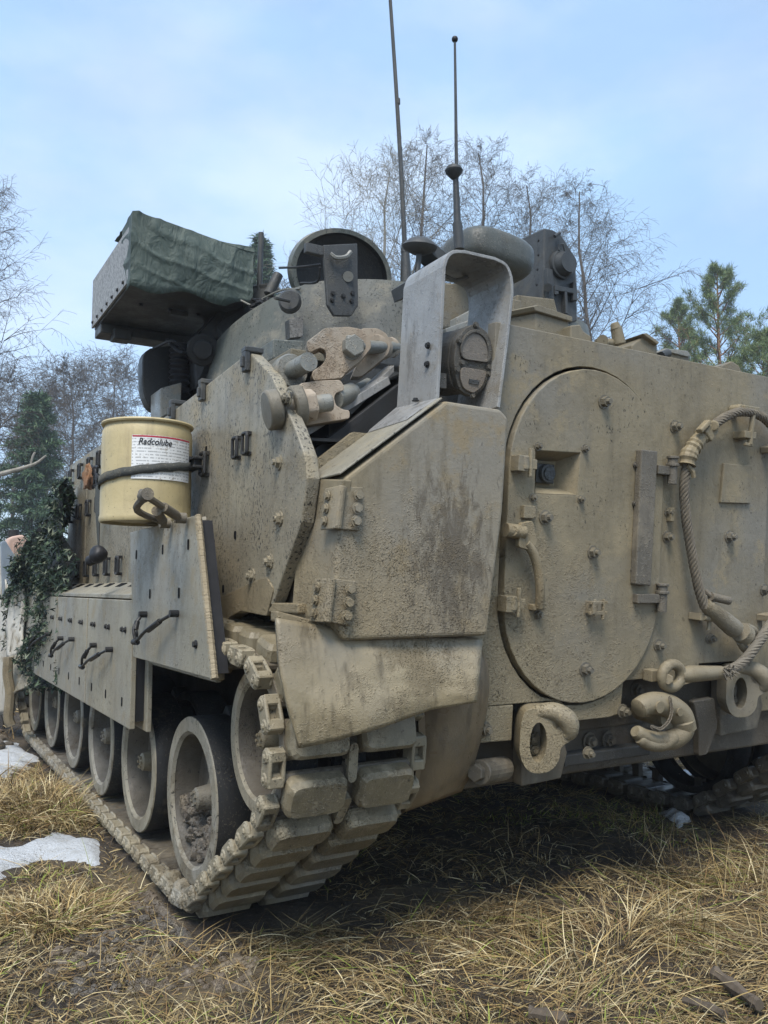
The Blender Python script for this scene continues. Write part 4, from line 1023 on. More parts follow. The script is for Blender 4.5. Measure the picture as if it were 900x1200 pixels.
# the independent viewer: faceted armoured head with a round lens cap
vf = [(638, 267), (648, 269), (658, 275), (675, 302), (677, 376), (669, 379), (643, 362), (637, 352)]
Y_V = .95
bm = bm_new(); a_prism(bm, [P(a, b, y=Y_V) for a, b in vf], (-.035, .30, .0)); view = part('viewer_head', bm, 'dark', bevel=.008)
vl = P(657, 311, y=Y_V)
T = frame(vl, RU, Vector((0, 0, 1)), Vector((.1, -1, 0)).normalized())
bm = bm_new(); a_lathe(bm, [(.066, .0), (.066, .03), (.056, .045), (.054, .06), (.0001, .062)], T, 28); part('lens_cap', bm, 'dark', view, smooth=True)
bm = bm_new(); a_lathe(bm, [(.078, -.005), (.078, .018), (.068, .022)], T, 28); a_tube(bm, [T @ Vector(p) for p in ((-.03, .07, .02), (-.03, .1, .02), (0, .11, .02), (.012, .075, .02))], .006, 6); part('lens_rim', bm, 'dark', view, smooth=True)
for pts in (((641, 314), (648, 316), (650, 360), (643, 360)), ((650, 334), (673, 338), (673, 344), (650, 340)), ((662, 340), (665, 341), (666, 368), (663, 367)), ((650, 340), (655, 341), (655, 345), (650, 345)), ((672, 330), (676, 331), (677, 352), (672, 352))):
    bm = bm_new(); a_prism(bm, [P(a, b, y=Y_V - .03) for a, b in pts], (0, .03, 0)); part('viewer_rib', bm, 'dark', view, bevel=.003)
bm = bm_new(); a_cyl(bm, P(650, 277, y=Y_V - .02), P(656, 273, y=Y_V - .02), .009, seg=8); part('viewer_knob', bm, 'dark', view)
bm = bm_new(); a_cyl(bm, P(642, 337, y=Y_V - .05), P(642, 337, y=Y_V), .022, seg=10); part('viewer_knob', bm, 'dark', view)
for a, b in ((636, 281), (636, 298), (635, 315), (634, 333)): bolt(view, frame(P(a, b, y=Y_V + .0) + Vector((-.012, .02, 0)), SU, SV, SN), 'black', .5)
bm = bm_new(); a_prism(bm, [P(606, 345, y=.9), P(650, 350, y=.9), P(660, 392, y=.9), P(603, 385, y=.9)], (0, .3, 0)); part('viewer_mount', bm, 'tan', bevel=.008)
for (y_, pts) in ((.55, ((601, 350), (611, 352), (611, 384), (601, 382))),):
    bm = bm_new(); a_prism(bm, [P(a, b, y=y_) for a, b in pts], (0, .2, 0)); part('roof_post', bm, 'tan', bevel=.006)
# periscope housing with a peaked lid
bm = bm_new(); a_prism(bm, [P(a, b, y=.30) for a, b in ((628, 366), (667, 377), (667, 399), (629, 391))], (-.08, .16, 0)); ph = part('periscope_housing', bm, 'tan', bevel=.006)
bm = bm_new(); a_prism(bm, [P(a, b, y=.285) for a, b in ((625, 359), (631, 357), (671, 371), (671, 377), (628, 364))], (-.09, .19, .0)); part('housing_lid', bm, 'tan', ph, bevel=.003)
for pts, y_, dy in ((((669, 381), (680, 380), (684, 388), (693, 394), (693, 404), (669, 399)), .25, .12), (((741, 404), (757, 392), (759, 416), (741, 412)), .25, .16), (((777, 412), (808, 416), (808, 428), (780, 423)), .3, .2), (((846, 434), (846, 428), (858, 423), (866, 428), (872, 440)), .25, .2)):
    bm = bm_new(); a_prism(bm, [P(a, b, y=y_) for a, b in pts], (0, dy, 0)); part('roof_fitting', bm, 'tan', bevel=.006)
bm = bm_new(); a_prism(bm, [P(a, b, y=.23) for a, b in ((753, 391), (758, 390), (773, 401), (771, 404))], (0, .2, 0)); a_prism(bm, [P(a, b, y=.25) for a, b in ((757, 394), (770, 404), (770, 418), (758, 416))], (0, .16, 0)); part('periscope_hood', bm, 'tan', bevel=.003)
bm = bm_new(); a_prism(bm, [P(a, b, y=.29) for a, b in ((778, 411), (780, 408), (806, 411), (810, 417), (806, 418))], (0, .24, 0)); part('fitting_lid', bm, 'bare', bevel=.003)
bm = bm_new()
a_cyl(bm, P(726, 404, y=.22), P(722, 384, y=.22), .028, .024, seg=14); a_cyl(bm, P(722, 386, y=.22), P(720, 378, y=.22), .025, .016, seg=14); part('marker_post', bm, 'tan', smooth=True, bevel=.004)
bm = bm_new(); a_cyl(bm, P(700, 402, y=.24), P(716, 402, y=.24), .02, seg=12); a_cyl(bm, P(706, 399, y=.2), P(706, 399, y=.28), .024, seg=12); part('latch_knob', bm, 'tan', smooth=True)
bm = bm_new(); a_cyl(bm, P(775, 417, y=.26), P(783, 414, y=.26), .02, seg=10); part('latch_knob', bm, 'dark', smooth=True)
bm = bm_new(); a_prism(bm, [P(596, 340, y=.45), P(535, 372, y=.45), P(535, 384, y=.45), P(596, 352, y=.45)], (0, .05, 0)); a_prism(bm, [P(522, 385, y=.3), P(558, 372, y=.3), P(560, 378, y=.3), P(524, 392, y=.3)], (0, .04, 0)); part('roof_brace', bm, 'bare', bevel=.003)

# antennas and the mushroom receiver
def antenna(pts, radii, mat='dark'):
    bm = bm_new(); q = smooth_path(pts, 6); n = len(q)
    a_tube(bm, q, .01, 8, radii=[radii[0] + (radii[1] - radii[0]) * i / (n - 1) for i in range(n)]); return part('antenna', bm, mat, smooth=True)
y1 = 1.25
a1 = antenna([P(476, 330, y=y1), P(471, 220, y=y1), P(464, 100, y=y1), P(456, -20, y=y1), P(450, -120, y=y1)], (.014, .007))
bm = bm_new(); a_cyl(bm, P(476, 332, y=y1), P(475, 296, y=y1), .03, .022, seg=14); a_cyl(bm, P(475, 296, y=y1), P(474, 285, y=y1), .024, .017, seg=14); part('antenna_base', bm, 'dark', a1, smooth=True)
bm = bm_new(); a_cyl(bm, P(466, 122, y=y1), P(466, 116, y=y1), .014, seg=8); part('ferrule', bm, 'dark', a1)
y2 = .42
a2 = antenna([P(537, 290, y=y2), P(535, 200, y=y2), P(534, 120, y=y2), P(533, 47, y=y2)], (.009, .005))
bm = bm_new(); a_cyl(bm, P(538, 292, y=y2), P(536, 262, y=y2), .021, .021, seg=14); a_cyl(bm, P(536, 262, y=y2), P(534, 210, y=y2), .016, .012, seg=14)
a_lathe(bm, [(.0001, .03), (.03, .026), (.038, .01), (.034, .0), (.012, -.025), (.0001, -.03)], Matrix.Translation(P(532, 203, y=y2)), 20); part('antenna_base', bm, 'dark', a2, smooth=True)
bm = bm_new(); bmesh.ops.create_icosphere(bm, subdivisions=2, radius=.014, matrix=Matrix.Translation(P(533, 46, y=y2))); part('tip', bm, 'rubber', a2, smooth=True)
y3 = .45; c3 = P(492, 289, y=y3)
bm = bm_new(); a_lathe(bm, [(.0001, .036), (.04, .03), (.062, .014), (.072, .0), (.066, -.012), (.03, -.03), (.0001, -.032)], Matrix.Translation(c3) @ Matrix.Rotation(.15, 4, 'X'), 24); rcv = part('satellite_receiver', bm, 'dark', smooth=True)
bm = bm_new(); a_cyl(bm, c3, P(489, 320, y=y3), .012, seg=10); a_tube(bm, smooth_path([c3 + Vector((0, 0, -.03)), P(487, 310, y=y3), P(482, 325, y=y3)], 5), .005, 6); a_box(bm, (0, 0, 0), (.09, .1, .05), Matrix.Translation(P(507, 302, y=y3 + .05)) @ Matrix.Rotation(.5, 4, 'Y')); a_prism(bm, [P(a, b, y=y3 + .02) for a, b in ((476, 330), (498, 316), (515, 300), (520, 330), (480, 345))], (0, .12, 0)); part('receiver_mount', bm, 'dark', rcv, bevel=.004)

# ------------------------------------------------------------------ missile launcher
c_bl, c_br = P(155, 331, y=1.86), None
zL = c_bl.z; xL0 = c_bl.x; xL1 = P(288, 347, y=1.86).x
zT_ = P(152, 262, y=1.86).z; yF = 1.86
t_ = ray(110, 398); k = (xL0 - CAM.x) / t_.x; yE = CAM.y + t_.y * k
bm = bm_new(); a_box(bm, ((xL0 + xL1) / 2, (yF + yE) / 2, (zL + zT_) / 2), (xL1 - xL0, yE - yF, zT_ - zL))
lau = part('missile_launcher', bm, 'dark', bevel=.006)
bm = bm_new(); a_prism(bm, [(xL0 - .004, yF + .02, zL + .01), (xL0 - .004, yE, zL + .01), (xL0 - .004, yE, zT_), (xL0 - .004, yF + .02, zT_)], (-.012, 0, 0)); part('launcher_side', bm, 'speckle', lau)
for i in range(7):
    yy = yF + .12 + (yE - yF - .16) * i / 6; bolt(lau, frame(Vector((xL0 - .016, yy, zL + .035)), SU, SV, SN), 'black', .75)
for i in range(3): bolt(lau, frame(Vector((xL0 + .12 + i * .16, yF + .3, zL)), RU, Vector((0, -1, 0)), Vector((0, 0, -1))), 'black', .9)
bm = bm_new(); a_box(bm, ((xL0 + xL1) / 2, yE - .1, zL - .03), (xL1 - xL0, .16, .055)); a_box(bm, (xL0 + .12, yE - .16, zL - .06), (.1, .1, .06)); part('launcher_rail', bm, 'dark', lau, bevel=.006)
bm = bm_new(); a_box(bm, ((xL0 + xL1) / 2 + .03, yF + .32, zL - .012), (.10, .05, .03)); part('lock_lug', bm, 'dark', lau, bevel=.006)
# support arm: bellows column, curved bracket, pivot
ya = 2.35
def A(px, py, y=ya): return P(px, py, y=y)
bm = bm_new(); a_prism(bm, round_poly([A(167, 408), A(200, 405), A(246, 400), A(244, 470), A(200, 482), A(178, 482), A(167, 460)], .09, 4), (0, .1, 0)); arm = part('launcher_arm', bm, 'black', bevel=.008)
bm = bm_new(); prof = []
c0, c1 = A(212, 405, ya - .12), A(210, 462, ya - .12); Lb = (c0 - c1).length
for i in range(19): prof.append((.048 if i % 2 else .062, Lb * i / 18))
a_lathe(bm, prof, frame(c1, Vector((1, 0, 0)), Vector((0, 1, 0)), Vector((0, 0, 1))), 20); part('bellows', bm, 'rubber', arm, smooth=True)
bm = bm_new(); a_prism(bm, [A(188, 455, ya - .2), A(213, 448, ya - .2), A(212, 478, ya - .2), A(188, 490, ya - .2)], (0, .2, 0)); part('arm_block', bm, 'bare', arm, bevel=.006)
bm = bm_new(); a_prism(bm, [A(226, 398, 2.1), A(268, 352, 2.05), A(292, 350, 2.05), A(296, 395, 2.05), A(250, 430, 2.1), A(230, 455, 2.1)], (0, .25, 0)); a_cyl(bm, A(238, 410, 2.06), A(238, 410, 2.4), .09, seg=20); a_cyl(bm, A(238, 410, 2.02), A(238, 410, 2.1), .055, seg=16); part('arm_pivot', bm, 'black', arm, bevel=.01)
bm = bm_new(); a_tube(bm, smooth_path([A(196, 398), A(210, 412, ya - .25), A(228, 415, ya - .2), A(240, 430, ya - .2), A(236, 460, ya - .2)], 6), .010, 6); a_tube(bm, smooth_path([A(180, 408), A(205, 400, ya - .25), A(225, 425, ya - .2)], 6), .008, 6); part('hose', bm, 'rubber', arm, smooth=True)

# ------------------------------------------------------------------ canvas cover over the rear of the launcher
def canvas():
    W_, H_, D_ = xL1 - xL0, zT_ - zL, .34
    bm = bm_new(); n = 56; V = {}
    def vert(i, j, k):
        key = (i, j, k)
        if key in V: return V[key]
        u, v, w_ = i / n, j / n, k / n         # across, up, depth (0 rear)
        x = xL0 + W_ * u; z = zL + H_ * v; y = yF + D_ * w_
        sag = .0
        out_ = Vector((0, 0, 0))
        if k == 0: out_.y -= .045 + .025 * math.sin(math.pi * u) * math.sin(math.pi * v)
        if j == n: out_.z += .055 * (1 - u) * (1 - .3 * w_) - .03 * u
        if i == 0: out_.x -= .022
        if i == n: out_.x += .03
        if j == 0: out_.z -= .035 + .02 * math.sin(u * 11) 
        p = Vector((x, y, z)) + out_
        q = p * 3.0
        wv = mnoise.noise(q * .8) * 1.6; c1_ = q.z * 2.2 + q.x * 1.1 + wv; c2_ = q.x * 2.6 - q.z * .9 + q.y * 1.6 + wv * .8
        def fold(t): t = t - math.floor(t); return math.exp(-((t - .5) / .13) ** 2)
        rdg = .55 * fold(c1_) * (.4 + .6 * abs(mnoise.noise(q + Vector((5, 2, 1))))) + .5 * fold(c2_) * (.3 + .7 * abs(mnoise.noise(q * 1.3 + Vector((1, 7, 3))))) + .25 * mnoise.noise(q * 2.2)
        nn = out_.normalized() if out_.length else Vector((0, -1, 0))
        p += nn * (rdg - .2) * .022
        p += Vector((mnoise.noise(q * .9), mnoise.noise(q * .9 + Vector((9, 0, 0))), mnoise.noise(q * .9 + Vector((0, 9, 0))))) * .012
        V[key] = bm.verts.new(p); return V[key]
    for a in range(n):
        for b in range(n):
            bm.faces.new((vert(a, b, 0), vert(a + 1, b, 0), vert(a + 1, b + 1, 0), vert(a, b + 1, 0)))
            bm.faces.new((vert(a, n, b), vert(a + 1, n, b), vert(a + 1, n, b + 1), vert(a, n, b + 1)))
            bm.faces.new((vert(n, a, b), vert(n, a, b + 1), vert(n, a + 1, b + 1), vert(n, a + 1, b)))
            if b < n * .12 + (a / n) * n * .45: bm.faces.new((vert(0, a, b), vert(0, a + 1, b), vert(0, a + 1, b + 1), vert(0, a, b + 1)))
    o = link('canvas_cover', bm, 'canvas', None, smooth=True)
    md = o.modifiers.new('th', 'SOLIDIFY'); md.thickness = .006
    tag(o, 'wrinkled dark green canvas cover pulled over the raised launcher box', 'cover'); return o
canvas()

# ------------------------------------------------------------------ oil drum strapped to the side
def unit_cyl(c, r, h): return Matrix.Translation(c)
DR, DHt = .178, None
dc = P(172, 555, x=-1.70); zb_ = P(172, 613, x=-1.70).z + .0; zt_ = P(172, 491, x=-1.70).z - .03
DC = Vector((-1.70, dc.y, zb_)); H = zt_ - zb_
drum = thing('oil_drum', DC, 'tan steel drum with a white label strapped above the skirt', 'drum')
T = Matrix.Translation(DC)
bm = bm_new()
a_lathe(bm, [(.0001, .012), (DR - .012, .012), (DR - .010, .0), (DR - .003, .0), (DR, .006), (DR, .02), (DR - .003, .03), (DR - .002, .08), (DR - .003, H * .5), (DR - .002, H - .07), (DR - .004, H - .035), (DR - .012, H - .018), (DR - .012, H - .012), (DR, H - .012), (DR + .003, H - .006), (DR, H), (DR - .009, H), (DR - .012, H - .014), (.0001, H - .012)], T, 64)
link('shell', bm, 'drum', drum, smooth=True)
# label: bent sheet, with a red bar and the printed name
def ang(px, py):
    """angle round the drum where the sight line meets its skin"""
    r = ray(px, py); o_ = CAM - DC; a = r.x ** 2 + r.y ** 2; b = 2 * (o_.x * r.x + o_.y * r.y); c = o_.x ** 2 + o_.y ** 2 - DR ** 2
    disc = b * b - 4 * a * c
    if disc < 0: t = -b / (2 * a)
    else: t = (-b - math.sqrt(disc)) / (2 * a)
    p = CAM + r * t; return math.atan2(p.y - DC.y, p.x - DC.x), p.z
a0, _ = ang(154, 540); a1, _ = ang(221, 540)
if a1 < a0: a1 += 2 * math.pi
_, zl1 = ang(190, 511); _, zl0 = ang(190, 562)
def bent(name, u0, u1, v0, v1, off, mat, th=.0008, n=18, skew=-.0):
    bm = bm_new(); A_, Bv = [], []
    for i in range(n + 1):
        t = a0 + (a1 - a0) * (u0 + (u1 - u0) * i / n)
        for L_, v in ((A_, v0), (Bv, v1)):
            z = zl0 + (zl1 - zl0) * v
            L_.append(bm.verts.new((DC.x + (DR + off) * math.cos(t), DC.y + (DR + off) * math.sin(t), z)))
    for i in range(n): bm.faces.new((A_[i], A_[i + 1], Bv[i + 1], Bv[i]))
    return bm
label = link('label', bent('label', 0, 1, 0, 1, .0012, 'label'), 'label', drum, smooth=True)
link('label_bar', bent('label_bar', 0.01, .99, .955, .99, .0020, 'red'), 'red', label, smooth=True)
def text_on_drum(txt, u0, u1, v0, v1, mat, shear=.25):
    cu = bpy.data.curves.new('text', 'FONT'); cu.body = txt; cu.size = 1.0; cu.shear = shear; cu.offset = .015
    to = bpy.data.objects.new('text', cu); COL.objects.link(to)
    dg = bpy.context.evaluated_depsgraph_get(); dg.update()
    me = bpy.data.meshes.new_from_object(to.evaluated_get(dg)); bpy.data.objects.remove(to)
    bm = bm_new(); bm.from_mesh(me); bpy.data.meshes.remove(me)
    bmesh.ops.subdivide_edges(bm, edges=[e for e in bm.edges if e.calc_length() > .3], cuts=2)
    xs = [v.co.x for v in bm.verts]; ys = [v.co.y for v in bm.verts]; lx, hx, ly, hy = min(xs), max(xs), min(ys), max(ys)
    for v in bm.verts:
        u = u0 + (u1 - u0) * (v.co.x - lx) / (hx - lx); vv = v0 + (v1 - v0) * (v.co.y - ly) / (hy - ly); t = a0 + (a1 - a0) * u
        v.co = Vector((DC.x + (DR + .0026) * math.cos(t), DC.y + (DR + .0026) * math.sin(t), zl0 + (zl1 - zl0) * vv))
    return bm
link('printed_name', text_on_drum('Radcolube', .10, .60, .78, .93, 'ink'), 'ink', label)
# strap round the drum, buckle at the plate
strap = thing('cargo_strap', Vector((-1.55, DC.y, 1.6)), 'dark webbing strap drawn tight round the tan drum', 'strap')
sa, sz0 = ang(118, 563); sb, sz1 = ang(224, 547)
if sb < sa: sb += 2 * math.pi
bm = bm_new(); A_, Bv = [], []; n = 60
for i in range(n + 1):
    k = -.55 + 2.0 * i / n; t = sa + (sb - sa) * k; z = sz0 + (sz1 - sz0) * max(-.2, min(1.1, k)); wob = .0015 * math.sin(i * 1.3)
    for L_, dz in ((A_, -.017), (Bv, .017)): L_.append(bm.verts.new((DC.x + (DR + .004) * math.cos(t), DC.y + (DR + .004) * math.sin(t), z + dz + wob)))
for i in range(n): bm.faces.new((A_[i], A_[i + 1], Bv[i + 1], Bv[i]))
o = link('webbing', bm, 'strap', strap, smooth=True); md = o.modifiers.new('th', 'SOLIDIFY'); md.thickness = .0025; md.offset = 1
bm = bm_new(); F_ = FS(237, 544, XS - .01); a_box(bm, (-.01, 0, .03), (.09, .05, .03), F_); a_cyl(bm, F_ @ Vector((-.02, -.03, .05)), F_ @ Vector((-.02, .03, .05)), .013, seg=10); a_box(bm, (.02, .018, .03), (.07, .012, .05), F_); a_box(bm, (.02, -.018, .03), (.07, .012, .05), F_); link('ratchet_buckle', bm, 'black', strap, bevel=.003)
# loose strap end with a black rubber ball
ball = thing('rubber_ball', P(115, 650, x=-1.72), 'black rubber ball hanging on a strap below the tan drum', 'ball')
bc = P(115, 650, x=-1.72)
bm = bm_new(); r = bmesh.ops.create_uvsphere(bm, u_segments=20, v_segments=14, radius=.042, matrix=Matrix.Translation(bc))
for v in r['verts']: v.co += (v.co - bc) * .18 * mnoise.noise(v.co * 30)
a_cyl(bm, bc + Vector((-.01, .02, -.02)), bc + Vector((-.03, .05, -.03)), .026, seg=12); link('bulb', bm, 'rubber', ball, smooth=True)
bm = bm_new(); a_prism(bm, [P(112, 570, x=-1.70), P(117, 566, x=-1.70), P(118, 575, x=-1.71), P(115.6, 640, x=-1.72), P(114.4, 640, x=-1.72), P(111, 590, x=-1.71)], (.004, .004, 0)); link('tail_strap', bm, 'strap', ball)
rag = thing('orange_rag', P(105, 560, x=-1.60), 'orange brown rag tucked behind the tan drum', 'rag')
bm = bm_new(); rs = random.Random(3); c = P(104, 560, x=-1.62)
r = bmesh.ops.create_icosphere(bm, subdivisions=3, radius=1)
for v in r['verts']:
    q = v.co.copy(); k = 1 + .5 * mnoise.noise(q * 2.1 + Vector((4, 0, 0))) + .3 * mnoise.noise(q * 5); v.co = c + Vector((q.x * .03, q.y * .045, q.z * .075)) * k
link('cloth', bm, grime('rag_cloth', (.20, .10, .05), (.27, .155, .085), (.1, .055, .035), (.40, .29, .2), .4, .2, .4, .4, .9), rag, smooth=True)
bm = bm_new()
for k in range(7):
    q = [P(108 + rs.random() * 12 - 4, 545 + rs.random() * 28, x=-1.60) for _ in range(4)]; a_tube(bm, smooth_path(q, 4), .008, 5)
link('cord', bm, 'black', rag, smooth=True)

# ------------------------------------------------------------------ tow bar lying along the top of the hull
tb = thing('tow_bar', P(390, 460, y=.25), 'rusty tow bar with two bolted clevis ends lying on the hull edge', 'tow bar')
YT = .25
def TBp(px, py, y=YT): return P(px, py, y=y)
def sc(zx, zy): return 310 + zx * 170 / 900, 360 + zy * 160 / 847
# upper clevis: two thick ears
ear = [(375, 128), (520, 120), (600, 135), (655, 190), (665, 250), (600, 330), (510, 400), (480, 440), (300, 455), (292, 400), (360, 355), (385, 315), (380, 270), (350, 250), (275, 285), (258, 215)]
def prism_px(pts, y, dy, dx=0.0): return [TBp(*sc(a, b), y) for a, b in pts]
bm = bm_new(); a_prism(bm, round_poly(prism_px(ear, YT, 0), .012, 3), (.02, .055, 0)); up_ = link('clevis_ear', bm, 'rust', tb, bevel=.006, bseg=3)
ear2 = [(a + 105, b + 10) for a, b in ear if a > 460]
ear2 = [(600, 130), (700, 130), (760, 165), (785, 230), (770, 290), (700, 350), (600, 430), (540, 430), (580, 340)]
bm = bm_new(); a_prism(bm, round_poly(prism_px(ear2, YT + .09, 0), .012, 3), (.02, .055, 0)); link('clevis_ear', bm, 'rust', tb, bevel=.006, bseg=3)
pb0, pb1 = TBp(*sc(540, 245), YT - .012), TBp(*sc(815, 250), YT + .17)
dB = (pb1 - pb0).normalized()
bm = bm_new(); a_cyl(bm, pb0 - dB * .0, pb1, .024, seg=16); a_cyl(bm, pb1 - dB * .05, pb1, .024, .02, seg=14); link('pin', bm, 'bare', tb, smooth=True)
bm = bm_new(); a_cyl(bm, pb0 + Vector((0, -.026, 0)), pb0 + Vector((.004, .014, 0)), .040, seg=6); a_cyl(bm, pb0 + Vector((0, .008, 0)), pb0 + Vector((.002, .016, 0)), .046, seg=18); link('bolt_head', bm, 'bare', tb, bevel=.004)
bm = bm_new(); a_lathe(bm, [(.026, -.02), (.046, -.02), (.05, .0), (.046, .02), (.026, .02)], frame(pb0.lerp(pb1, .62), RU, RV, dB), 20); a_lathe(bm, [(.026, -.012), (.04, -.012), (.04, .012), (.026, .012)], frame(pb0.lerp(pb1, .86), RU, RV, dB), 20); link('collar', bm, 'rust', tb, smooth=True)
# tube 1: the bar runs forward behind the side plate
ax0 = TBp(343, 434, .30)
bm = bm_new(); a_cyl(bm, ax0 + Vector((0, -.13, .0)), ax0 + Vector((0, .1, 0)), .032, seg=24); link('tube', bm, 'bare', tb, smooth=True)
bm = bm_new(); a_lathe(bm, [(.030, .0), (.056, .0), (.060, -.008), (.060, -.05), (.055, -.056), (.055, -.9)], frame(ax0, Vector((1, 0, 0)), Vector((0, 0, 1)), Vector((0, -1, 0))), 28); link('sleeve', bm, 'bare', tb, smooth=True)
# lower clevis
low = [(165, 520), (230, 470), (330, 455), (470, 450), (495, 490), (495, 515), (445, 530), (432, 560), (445, 610), (490, 635), (530, 640), (530, 690), (470, 700), (240, 735), (165, 735)]
bm = bm_new(); a_prism(bm, round_poly(prism_px(low, YT - .06, 0), .008, 2), (.01, .06, 0)); link('clevis_block', bm, 'rust', tb, bevel=.006, bseg=3)
pc0, pc1 = TBp(*sc(30, 640), YT - .07), TBp(*sc(370, 595), YT - .10)
dC = (pc1 - pc0).normalized()
def disc(k, r, h, seg=20): return (pc0.lerp(pc1, k) - dC * h / 2, pc0.lerp(pc1, k) + dC * h / 2, r, None, seg)
for k, r, h, nm, mt, sg in ((.06, .066, .045, 'ear_disc', 'bolt_mud', 32), (.50, .070, .04, 'ear_disc', 'bolt_mud', 32), (.29, .042, .09, 'spacer', 'rear_dark', 16), (.70, .056, .045, 'nut', 'rust', 6), (.93, .030, .08, 'stud', 'bare', 16)):
    bm = bm_new(); a_, b_, r_, _, s_ = disc(k, r, h, sg); a_cyl(bm, a_, b_, r_, seg=s_); link(nm, bm, mt, tb, smooth=sg > 6, bevel=.008)
bm = bm_new(); a_cyl(bm, TBp(*sc(430, 570), YT - .03), TBp(*sc(540, 530), YT + .05), .036, seg=18); a_tube(bm, [TBp(*sc(540, 530), YT + .05), TBp(*sc(640, 470), YT + .3)], .02, 12); link('tube', bm, 'bare', tb, smooth=True)
# flat bars under the clevis
for (q, w0) in ((((340, 512), (455, 441), (458, 450), (345, 521)), .0), (((408, 478), (462, 428), (462, 436), (412, 486)), .06)):
    bm = bm_new(); a_prism(bm, [P(a, b, y=.26 + w0) for a, b in q], (0, .06, .012)); link('flat_bar', bm, 'guard', tb, bevel=.002)
bm = bm_new(); a_prism(bm, [P(a, b, y=.22) for a, b in ((350, 540), (470, 448), (470, 486), (370, 560))], (0, .04, 0)); part('corner_shade_sheet', bm, 'black', bevel=.003)  # black sheet standing in for the shadow below the clevis
bm = bm_new(); a_prism(bm, [P(a, b, y=.55) for a, b in ((345, 470), (470, 400), (470, 440), (350, 500))], (0, .5, 0)); part('roof_corner', bm, 'dark', bevel=.01)

# ------------------------------------------------------------------ tow cable on the rear plate
tcab = thing('tow_cable', RP(840, 700, .05), 'muddy steel wire tow cable looped on the rear plate beside the door', 'cable')
def rope(pts, r=.0195, twist=95.0):
    q = smooth_path(pts, 14); bm = bm_new(); s = 0.0; strands = [[] for _ in range(6)]; prev = None
    for i, p in enumerate(q):
        d = (q[min(i + 1, len(q) - 1)] - q[max(i - 1, 0)]).normalized()
        u = RN.cross(d).normalized() if prev is None else (prev - d * prev.dot(d)).normalized(); prev = u; v = d.cross(u)
        if i: s += (q[i] - q[i - 1]).length
        for k in range(6):
            t = s * twist * .6 + k * math.pi / 3; strands[k].append(p + (u * math.cos(t) + v * math.sin(t)) * r * .62)
    for st in strands: a_tube(bm, st, r * .42, 6)
    return bm
link('wire_rope', rope([RP(a, b, o_) for a, b, o_ in ((935, 560, .03), (918, 520, .04), (905, 500, .045), (890, 487, .05), (866, 483, .055), (842, 494, .05), (822, 514, .045), (808, 538, .045), (802, 566, .045), (804, 605, .045), (811, 650, .05), (819, 690, .06), (826, 712, .065))]), 'cable', tcab, smooth=True)
link('wire_rope', rope([RP(a, b, o_) for a, b, o_ in ((846, 789, .10), (862, 782, .11), (876, 770, .12), (892, 748, .12), (915, 715, .10), (940, 690, .08))], .021), 'cable', tcab, smooth=True)
def ferrule(a, b, r0, r1, seg=18):
    bm = bm_new(); a, b = Vector(a), Vector(b); d = (b - a); n = 10
    a_tube(bm, [a.lerp(b, i / n) for i in range(n + 1)], .03, seg, radii=[r0 * .8] + [r0 + (r1 - r0) * i / n for i in range(1, n)] + [r1 * .9]); return bm
link('ferrule', ferrule(RP(826, 708, .066), RP(862, 738, .075), .030, .040), 'hookp', tcab, smooth=True)
bm = bm_new(); F_ = frame(RP(874, 746, .075), (RP(884, 758, .075) - RP(862, 738, .075)).normalized(), RN.cross((RP(884, 758, .075) - RP(862, 738, .075)).normalized()), RN)
a_tube(bm, smooth_path([F_ @ Vector(p) for p in ((-.02, .035, 0), (.03, .045, 0), (.07, .03, 0), (.085, .01, 0))], 5), .017, 10); a_tube(bm, smooth_path([F_ @ Vector(p) for p in ((-.02, -.035, 0), (.03, -.045, 0), (.07, -.03, 0), (.085, -.01, 0))], 5), .017, 10)
a_cyl(bm, F_ @ Vector((-.04, 0, 0)), F_ @ Vector((-.005, 0, 0)), .042, .045, seg=16); link('clevis', bm, 'hookp', tcab, smooth=True)
bm = bm_new(); a_box(bm, (.075, 0, 0), (.035, .13, .03), F_ @ Matrix.Rotation(-.25, 4, 'Z')); link('clevis_pin', bm, 'hookp', tcab, bevel=.004)
link('ferrule', ferrule(RP(804, 790, .10), RP(848, 788, .10), .034, .026), 'hookp', tcab, smooth=True)
bm = bm_new(); F_ = FR(787, 792, .10)
a_tube(bm, [F_ @ Vector((.052 * math.cos(t), .044 * math.sin(t), 0)) for t in np.linspace(0, 2 * math.pi, 25)], .021, 12, caps=False); a_tube(bm, [F_ @ Vector((.045, 0, 0)), F_ @ Vector((.09, 0, 0))], .03, 12, radii=[.024, .032]); link('eye', bm, 'hookp', tcab, smooth=True)
bm = bm_new(); a_cyl(bm, RP(783, 796, 0.0), RP(783, 796, .125), .021, seg=6); a_box(bm, (0, 0, 0), (.05, .045, .045), FR(764, 791, .03)); link('eye_bolt', bm, 'hookp', tcab, bevel=.003)
# frayed strands where the rope leaves the sleeve
bm = bm_new(); rs = random.Random(9)
for k in range(22):
    c = RP(846 + rs.random() * 14, 786 + rs.random() * 8 - 4, .12 + .02 * rs.random()); d = Vector((rs.random() - .3, -rs.random() * .5, rs.random() - .6)) * .045; a_tube(bm, [c, c + d * .6, c + d], .0035, 4)
link('frayed_wire', bm, 'cable', tcab)
